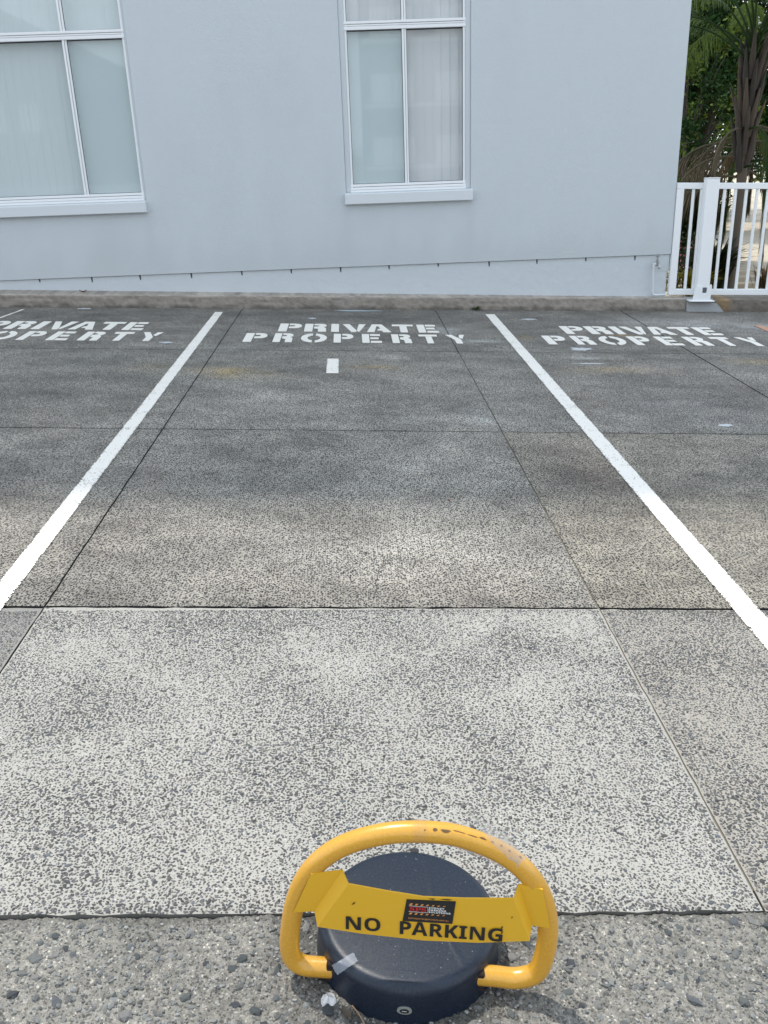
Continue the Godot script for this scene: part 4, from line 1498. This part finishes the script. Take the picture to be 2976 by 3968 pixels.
func build_lock() -> void:
	var root := thing("parking_lock", "yellow hoop parking lock reading NO PARKING over a dark round housing", "parking lock")
	var zl := Vector3(sin(-0.12), 0, cos(-0.12))
	zl = (zl - NUP * zl.dot(NUP)).normalized()
	root.transform = Transform3D(Basis(NUP.cross(zl), NUP, zl), gp(0.045, 7.94))
	# housing
	var cc := Vector3(-0.024, 0, -0.097)
	var R := 0.1765
	var b := MB.new()
	var seg := 168
	var prof := []
	for k in 46:
		prof.append(Vector2(lerpf(0.0005, R - 0.021, k / 45.0), 0.0))
	for k in range(1, 9):
		var a := PI * 0.5 * k / 8.0
		prof.append(Vector2(R - 0.021 + 0.021 * sin(a), -0.021 * (1.0 - cos(a))))
	for k in range(1, 8):
		prof.append(Vector2(R + 0.0006 * k, -0.021 - 0.0095 * k))
	var crease := [[Vector2(0.0, -0.27), Vector2(0.014, -0.185), Vector2(0.024, -0.131), Vector2(0.061, -0.027), Vector2(0.090, 0.028), Vector2(0.13, 0.07)], [Vector2(-0.05, -0.27), Vector2(-0.062, -0.185), Vector2(-0.072, -0.131), Vector2(-0.098, -0.04), Vector2(-0.122, 0.02), Vector2(-0.16, 0.06)]]
	for q in prof:
		for s in seg:
			var a := TAU * s / seg
			var x: float = cc.x + cos(a) * q.x
			var z: float = cc.z + sin(a) * q.x
			var y: float = 0.083 - 0.006 * pow(q.x / R, 2.0) + q.y
			if q.x < R:
				for ci in 2:
					var d := 1.0
					for k in 5:
						var e: Vector2 = Geometry2D.get_closest_point_to_segment(Vector2(x, z), crease[ci][k], crease[ci][k + 1])
						d = minf(d, e.distance_to(Vector2(x, z)))
					y += (0.0006 if ci == 0 else 0.0002) * exp(-pow(d / 0.004, 2.0))
			b.vert(Vector3(x, y, z), Vector3.UP if q.x < R - 0.016 else Vector3(cos(a), 0.3, sin(a)))
	for k in prof.size() - 1:
		for s in seg:
			var a := k * seg + s
			var d := k * seg + (s + 1) % seg
			b.face(a, d, d + seg)
			b.face(a, d + seg, a + seg)
	b.smooth()
	var cover := put("housing", b.mesh(), M.cover, root)
	# grains of paint and dust that stick to the lid
	rng.seed = 404
	var xf := []
	var cs := PackedColorArray()
	for k in 150:
		var a := rng.randf() * TAU
		var q := sqrt(rng.randf()) * 0.15
		var s := fr(0.0003, 0.0009)
		xf.append(Transform3D(Basis(Vector3.UP, rng.randf() * TAU) * Basis.from_scale(Vector3(s, s * 0.5, s * fr(0.6, 1.8))), Vector3(cc.x + cos(a) * q, 0.083 - 0.006 * pow(q / R, 2.0), cc.z + sin(a) * q)))
		cs.append(Color(0.35, 0.38, 0.42))
	many("specks", rock(410, 5, 3), M.stone, xf, cs, cover)
	var nub := MB.new()
	nub.box(Vector3(-0.030, 0.058, -0.277), Vector3(-0.012, 0.075, -0.262), 0.002)
	put("rear_catch", nub.mesh(), M.black, root)
	# key plate on the front
	var kp := Node3D.new()
	kp.name = "key_plate"
	root.add_child(kp)
	kp.position = Vector3(-0.020, 0.030, 0.0812)
	var oval := PackedVector2Array(arc(0, 0, 0.0135, 0.0085, 0, 354, 30))
	var om := MB.new()
	om.prism(oval, -0.004, 0.002)
	put("rim", om.mesh(), mat(0.42, 0.43, 0.40, 0.45, 0.6), kp)
	var ov2 := MB.new()
	ov2.prism(PackedVector2Array(arc(0, 0, 0.0085, 0.0052, 0, 354, 24)), 0.002, 0.0026)
	put("keyhole", ov2.mesh(), M.black, kp)
	var sl := MB.new()
	sl.box(Vector3(-0.0045, -0.0012, 0.0025), Vector3(0.0045, 0.0012, 0.0036), 0.0004)
	put("slot", sl.mesh(), M.steel, kp)
	# hoop
	var hp := []
	for q in [[-0.14, 0.027], [-0.183, 0.025], [-0.222, 0.028], [-0.241, 0.055], [-0.240, 0.115], [-0.227, 0.192], [-0.204, 0.252], [-0.168, 0.299], [-0.122, 0.332], [-0.063, 0.355], [-0.005, 0.364], [0.054, 0.362], [0.113, 0.343], [0.159, 0.315], [0.194, 0.277], [0.218, 0.230], [0.231, 0.170], [0.231, 0.107], [0.219, 0.057], [0.184, 0.038], [0.143, 0.038], [0.10, 0.038]]:
		hp.append(Vector3(q[0], q[1], 0))
	var h := MB.new()
	h.tube(spline(hp, 7), 0.0187, 24)
	var hoop := put("hoop", h.mesh(), M.yellow, root)
	for s in [[-0.163, 0.03], [0.116, 0.036]]:
		var sm := MB.new()
		sm.box(Vector3(s[0] - 0.008, s[1] - 0.023, -0.030), Vector3(s[0] + 0.008, s[1] + 0.021, 0.016), 0.002)
		put("hinge_block", sm.mesh(), M.rust, root)
	# sign plate
	var tp := [Vector3(-0.196, 0.270, 0.0205), Vector3(-0.140, 0.279, 0.0155), Vector3(-0.127, 0.268, 0.035), Vector3(-0.059, 0.2595, 0.036), Vector3(0.005, 0.253, 0.0365), Vector3(0.077, 0.256, 0.036), Vector3(0.161, 0.263, 0.035), Vector3(0.170, 0.277, 0.0155), Vector3(0.212, 0.274, 0.0205)]
	var bt := [Vector3(-0.230, 0.177, 0.0205), Vector3(-0.192, 0.179, 0.0155), Vector3(-0.183, 0.163, 0.035), Vector3(-0.104, 0.156, 0.036), Vector3(0.008, 0.152, 0.0365), Vector3(0.105, 0.156, 0.036), Vector3(0.196, 0.169, 0.035), Vector3(0.200, 0.185, 0.0155), Vector3(0.232, 0.187, 0.0205)]
	var pm := MB.new()
	var th := Vector3(0, 0, -0.0028)
	for k in tp.size() - 1:
		var ts := []
		var bs := []
		for s in 5:
			ts.append(tp[k].lerp(tp[k + 1], s / 4.0))
			bs.append(bt[k].lerp(bt[k + 1], s / 4.0))
		for s in 4:
			for r in 3:
				var f0 := r / 3.0
				var f1 := (r + 1) / 3.0
				var q := [ts[s].lerp(bs[s], f0), ts[s + 1].lerp(bs[s + 1], f0), ts[s + 1].lerp(bs[s + 1], f1), ts[s].lerp(bs[s], f1)]
				var nn: Vector3 = (q[1] - q[0]).cross(q[3] - q[0]).normalized()
				if nn.z < 0: nn = -nn
				pm.quad(q[0], q[1], q[2], q[3], nn)
				pm.quad(q[0] + th, q[1] + th, q[2] + th, q[3] + th, -nn)
			pm.quad(ts[s], ts[s + 1], ts[s + 1] + th, ts[s] + th, Vector3(0, 1, 0))
			pm.quad(bs[s], bs[s + 1], bs[s + 1] + th, bs[s] + th, Vector3(0, -1, 0))
	var plate := put("sign_plate", pm.mesh(), M.yellow_plate, root)
	text(plate, "lettering", "NO", true, Vector3(-0.1005, 0.1805, 0.0372), 0.062, 0.0305, M.black)
	text(plate, "lettering", "PARKING", true, Vector3(0.0565, 0.1795, 0.0376), 0.182, 0.0305, M.black)
	# maker's sticker
	var sk := MB.new()
	sk.prism(PackedVector2Array([Vector2(-0.030, 0.1955), Vector2(0.058, 0.1975), Vector2(0.062, 0.249), Vector2(-0.024, 0.2455)]), 0.0366, 0.0378)
	var st := put("sticker", sk.mesh(), M.black, root)
	for s in [[0.2335, 0.2375], [0.2125, 0.2165]]:
		for k in 7:
			var x := -0.0195 + k * 0.0098
			var m := MB.new()
			var l := lerpf(0.0042, 0.0030, k / 6.0)
			var y0: float = s[0] + k * 0.0003
			m.prism(PackedVector2Array([Vector2(x, y0), Vector2(x + l, y0), Vector2(x + l + 0.0025, y0 + lerpf(0.0045, 0.002, k / 6.0)), Vector2(x + 0.0025, y0 + lerpf(0.0045, 0.002, k / 6.0))]), 0.0378, 0.0381)
			put("stripe", m.mesh(), M.orange, st)
	var fm := MB.new()
	for q in [[-0.0195, 0.0135, 0.2318, 0.2323], [-0.0195, 0.0135, 0.2188, 0.2193], [0.0132, 0.0136, 0.2188, 0.2323]]:
		fm.box(Vector3(q[0], q[2], 0.0378), Vector3(q[1], q[3], 0.0382))
	put("border", fm.mesh(), M.white, st)
	text(st, "lettering", "SPS", true, Vector3(-0.0035, 0.2255, 0.0383), 0.029, 0.0098, M.red, true)
	text(st, "lettering", "SYDNEY", true, Vector3(0.0290, 0.2310, 0.0383), 0.0275, 0.0036, M.white)
	text(st, "lettering", "PARKING", true, Vector3(0.0305, 0.2262, 0.0383), 0.0305, 0.0036, M.white)
	text(st, "lettering", "SOLUTIONS", true, Vector3(0.0345, 0.2214, 0.0383), 0.0385, 0.0036, M.white)
	text(st, "lettering", "sydneyparkingsolutions.com.au", false, Vector3(0.0155, 0.2040, 0.0383), 0.071, 0.0042, M.orange)
	# scratches, chips
	rng.seed = 515
	for s in [[-0.118, 0.226, 0.010, 0.9], [0.1450, 0.196, 0.010, 1.35], [0.146, 0.185, 0.008, 1.2], [0.161, 0.222, 0.004, 1.3], [0.020, 0.2505, 0.012, 0.05], [0.045, 0.2515, 0.02, 0.02]]:
		var m := MB.new()
		var d: Vector2 = Vector2(cos(s[3]), sin(s[3])) * s[2] * 0.5
		var nrm := Vector2(-d.y, d.x).normalized() * 0.0009
		var o := Vector2(s[0], s[1])
		m.prism(PackedVector2Array([o - d, o - d * 0.2 - nrm, o + d * 0.4 - nrm * 1.4, o + d, o + d * 0.3 + nrm, o - d * 0.4 + nrm * 0.7]), 0.0366, 0.0372)
		put("chip", m.mesh(), M.rust, plate)
	var path := spline(hp, 7)
	for s in [[0.017, 0.62, 0.004, 0.2], [0.034, 0.60, 0.009, 0.13], [0.041, 0.72, 0.006, 0.12], [0.054, 0.48, 0.006, 0.05], [0.066, 0.50, 0.007, 0.045], [0.084, 0.52, 0.010, 0.05], [0.093, 0.44, 0.007, 0.10], [0.100, 0.36, 0.004, 0.05], [0.116, 0.40, 0.003, 0.10], [0.126, 0.35, 0.0025, 0.12], [0.141, 0.42, 0.003, 0.10], [0.158, 0.3, 0.003, 0.12], [0.005, 0.7, 0.002, 0.1]]:
		# a worn patch hugging the top of the tube at x = s[0], turned s[1] towards the viewer
		var best := 0
		for k in path.size():
			if path[k].y > 0.15 and absf(path[k].x - s[0]) < absf(path[best].x - s[0]) or path[best].y < 0.15:
				best = k
		var c: Vector3 = path[best]
		var dir: Vector3 = (path[mini(best + 1, path.size() - 1)] - path[maxi(best - 1, 0)]).normalized()
		var up := Vector3(-dir.y, dir.x, 0)
		if up.y < 0: up = -up
		var m := MB.new()
		var na := 9
		for i in 5:
			var f := i / 4.0 * 2.0 - 1.0
			for j in na:
				var g := j / float(na - 1) * 2.0 - 1.0
				var w: float = s[3] * sqrt(maxf(0.0, 1.0 - f * f * 0.95)) * (0.8 + 0.4 * noise_c.get_noise_2d(i * 3.0, s[0] * 99.0))
				var an: float = PI * 0.5 - s[1] + g * w
				var o := up * sin(an) + Vector3(0, 0, 1) * cos(an)
				m.vert(c + dir * f * s[2] + o * 0.01905, o)
		m.net(0, na, 5)
		put("worn_patch", m.mesh(), M.scuff, hoop)


# ------------------------------------------------------------------ small things
func lock_xf() -> Transform3D:
	return (get_node("parking_lock") as Node3D).transform

func film(called: String, label: String, rows: Array, m: Material, crumple: float, sd: int) -> void:
	# a strip of film through rows of [left, right] points in the lock's own axes
	rng.seed = sd
	var b := MB.new()
	var nx := 7
	var nz := (rows.size() - 1) * 5 + 1
	for k in nz:
		var at := k / 5.0
		var i0 := mini(int(at), rows.size() - 2)
		var f := at - i0
		var l: Vector3 = rows[i0][0].lerp(rows[i0 + 1][0], f)
		var r: Vector3 = rows[i0][1].lerp(rows[i0 + 1][1], f)
		for j in nx:
			var p := l.lerp(r, j / float(nx - 1))
			b.vert(p + Vector3(fr(-1, 1), fr(-1, 1), fr(-1, 1)) * crumple, Vector3(0, 0.5, 1).normalized(), Vector2(j, k))
	b.net(0, nx, nz)
	b.smooth()
	var o := put(called, b.mesh(), m)
	o.transform = lock_xf()
	tag(o, label, "tape")

func build_bits() -> void:
	film("tape_strip", "crinkled silvery tape scrap stuck on the dark housing", [[Vector3(-0.157, 0.0815, 0.044), Vector3(-0.144, 0.0805, 0.062)], [Vector3(-0.139, 0.083, 0.029), Vector3(-0.127, 0.082, 0.047)], [Vector3(-0.121, 0.084, 0.013), Vector3(-0.110, 0.083, 0.030)]], M.tape_shiny, 0.0007, 1)
	var wrap := []
	for k in 9:
		var a := lerpf(-0.5, 3.0, k / 8.0)
		var o := Vector3(0, sin(a), cos(a)) * 0.0203
		wrap.append([Vector3(-0.017, 0.364, 0) + o, Vector3(0.006, 0.364, 0) + o])
	film("tape_strip", "clear tape wrapped around the top of the yellow hoop", wrap, M.tape_thin, 0.0003, 2)
	film("tape_strip", "torn clear film standing up from the hoop's upper right", [[Vector3(0.080, 0.412, 0.004), Vector3(0.082, 0.411, 0.003)], [Vector3(0.092, 0.392, 0.008), Vector3(0.106, 0.398, 0.002)], [Vector3(0.118, 0.363, 0.014), Vector3(0.142, 0.374, 0.004)], [Vector3(0.165, 0.318, 0.017), Vector3(0.180, 0.330, 0.009)]], M.tape, 0.0015, 3)
	film("tape_strip", "wide torn clear film hanging inside the hoop above the housing", [[Vector3(0.022, 0.352, -0.012), Vector3(0.034, 0.345, -0.01)], [Vector3(0.030, 0.318, -0.03), Vector3(0.062, 0.326, -0.028)], [Vector3(0.072, 0.292, -0.04), Vector3(0.098, 0.318, -0.034)], [Vector3(0.110, 0.278, -0.04), Vector3(0.135, 0.296, -0.034)], [Vector3(0.158, 0.262, -0.03), Vector3(0.166, 0.282, -0.025)], [Vector3(0.190, 0.284, -0.01), Vector3(0.192, 0.292, -0.01)]], M.tape, 0.003, 4)
	rng.seed = 606
	var st := put("white_stone", rock(500, 10, 7), mat(0.66, 0.64, 0.63, 0.9))
	st.transform = Transform3D(Basis(Vector3.UP, 0.6) * Basis.from_scale(Vector3(0.0155, 0.0145, 0.0145)), gp(-0.122, 7.972, 0.0))
	tag(st, "small white stone beside the front left of the dark housing", "stone")
	var lm := mat(0.10, 0.075, 0.055, 0.8)
	dead_leaf("curled dry leaf in front of the dark housing", gp(-0.088, 8.0, 0.002), 0.030, 0.016, 0.6, lm)
	dead_leaf("brown dry leaf lying on the kerb under the wide window", Vector3(-2.68, gy(-2.68, 0.1) + 0.131, 0.075), 0.075, 0.05, 1.5, mat(0.17, 0.08, 0.04, 0.8))
	dead_leaf("tiny red brown leaf on the middle of the bay", gp(0.37, 5.41, 0.003), 0.018, 0.012, 0.3, mat(0.14, 0.035, 0.02, 0.8))
	dead_leaf("tiny dark leaf scrap on the bay left of the thin crack", gp(-0.02, 5.98, 0.003), 0.024, 0.009, 1.4, mat(0.05, 0.04, 0.03, 0.8))
	var tw := MB.new()
	tw.tube([gp(-0.078, 7.985, 0.004), gp(-0.066, 8.003, 0.006), gp(-0.052, 8.03, 0.004)], [0.0012, 0.0016, 0.0012], 6)
	var to := put("twig", tw.mesh(), mat(0.28, 0.18, 0.11, 0.8))
	tag(to, "short brown twig beside the dry leaf at the housing", "twig")
	# weed
	var wd := thing("weed", "small green weed growing at the kerb foot", "weed", gp(1.19, 0.145))
	var lf := MB.new()
	for k in 26:
		var a := rng.randf() * TAU
		var o := Vector3(cos(a), 0, sin(a))
		var s := Vector3(-sin(a), 0, cos(a)) * fr(0.006, 0.011)
		var l := fr(0.02, 0.06)
		var y := fr(0.01, 0.045)
		lf.col = Color(0.05, 0.10, 0.02) * fr(0.7, 1.4)
		var p := o * 0.008 + Vector3(0, y * 0.3, 0)
		var q := o * l * 0.6 + Vector3(0, y, 0)
		var t := o * l + Vector3(0, y * 0.8, 0)
		lf.quad(p - s * 0.2, p + s * 0.2, q + s, q - s, Vector3(0, 1, 0.2).normalized())
		lf.tri(q - s, q + s, t, Vector3(0, 1, 0.2).normalized())
	var lo := put("leaves", lf.mesh(), leaf_mat(), wd)
	lo.set_meta("kind", "stuff")
	build_tap()
	crack("thin branching crack in the bay in front of the pebble slab", [Vector2(0.055, 6.02), Vector2(0.045, 6.10), Vector2(0.03, 6.13), Vector2(0.022, 6.20), Vector2(0.015, 6.24), Vector2(0.018, 6.30), Vector2(0.005, 6.34)])

func crack(label: String, pts: Array) -> void:
	var b := MB.new()
	for k in pts.size() - 1:
		var p: Vector2 = pts[k]
		var q: Vector2 = pts[k + 1]
		var w := 0.0012
		b.quad(gp(p.x - w, p.y, 0.002), gp(p.x + w, p.y, 0.002), gp(q.x + w, q.y, 0.002), gp(q.x - w, q.y, 0.002), NUP)
	var o := put("crack", b.mesh(), M.dirt, get_node("parking_slabs"))
	o.set_meta("label", label)

func dead_leaf(label: String, at: Vector3, l: float, w: float, turn: float, m: Material) -> void:
	var b := MB.new()
	for k in 7:
		var f := k / 6.0
		var hw := w * 0.5 * sin(PI * clampf(f, 0.03, 0.98)) * (1.0 + 0.2 * sin(k * 2.0))
		for j in 3:
			var g := j - 1.0
			b.vert(Vector3(g * hw, l * (0.10 * absf(g) + 0.25 * pow(f - 0.5, 2.0) * 2.0 + 0.04 * sin(k + j)), (f - 0.5) * l), Vector3.UP)
	b.net(0, 3, 7)
	b.smooth()
	var o := put("dry_leaf", b.mesh(), m)
	o.transform = Transform3D(Basis(Vector3.UP, turn), at)
	tag(o, label, "leaf")

func build_tap() -> void:
	var root := thing("garden_tap", "small outdoor tap on a painted pipe at the wall corner", "tap")
	var z := 0.03
	var a := MB.new()
	a.tube(spline([Vector3(3.15, 0.0, z - 0.01), Vector3(3.06, 0.001, z), Vector3(3.02, 0.003, z), Vector3(3.001, 0.018, z), Vector3(2.998, 0.06, z), Vector3(2.994, 0.18, z), Vector3(2.991, 0.285, z)], 4), 0.0105, 10)
	put("pipe", a.mesh(), M.pipe, root)
	var e := MB.new()
	e.tube([Vector3(2.990, 0.27, z), Vector3(2.990, 0.318, z)], 0.0145, 10)
	e.tube([Vector3(2.985, 0.305, z), Vector3(3.03, 0.307, z + 0.002)], 0.013, 10)
	put("elbow", e.mesh(), M.pipe, root)
	var b := MB.new()
	b.tube([Vector3(3.023, 0.288, z), Vector3(3.023, 0.315, z), Vector3(3.024, 0.335, z), Vector3(3.024, 0.352, z)], [0.016, 0.018, 0.013, 0.008], 10)
	put("body", b.mesh(), M.brass, root)
	var s := MB.new()
	s.tube(spline([Vector3(3.023, 0.305, z + 0.005), Vector3(3.032, 0.302, z + 0.03), Vector3(3.036, 0.29, z + 0.042), Vector3(3.036, 0.268, z + 0.045)], 4), 0.011, 10)
	s.tube([Vector3(3.036, 0.276, z + 0.045), Vector3(3.036, 0.262, z + 0.045)], 0.0145, 10)
	put("spout", s.mesh(), M.steel, root)
	var h := MB.new()
	h.tube([Vector3(3.024, 0.35, z), Vector3(3.024, 0.385, z)], 0.005, 8)
	h.tube([Vector3(3.006, 0.376, z), Vector3(3.042, 0.380, z)], 0.006, 8)
	h.tube([Vector3(3.024, 0.378, z - 0.016), Vector3(3.024, 0.378, z + 0.016)], 0.006, 8)
	put("handle", h.mesh(), M.brass, root)
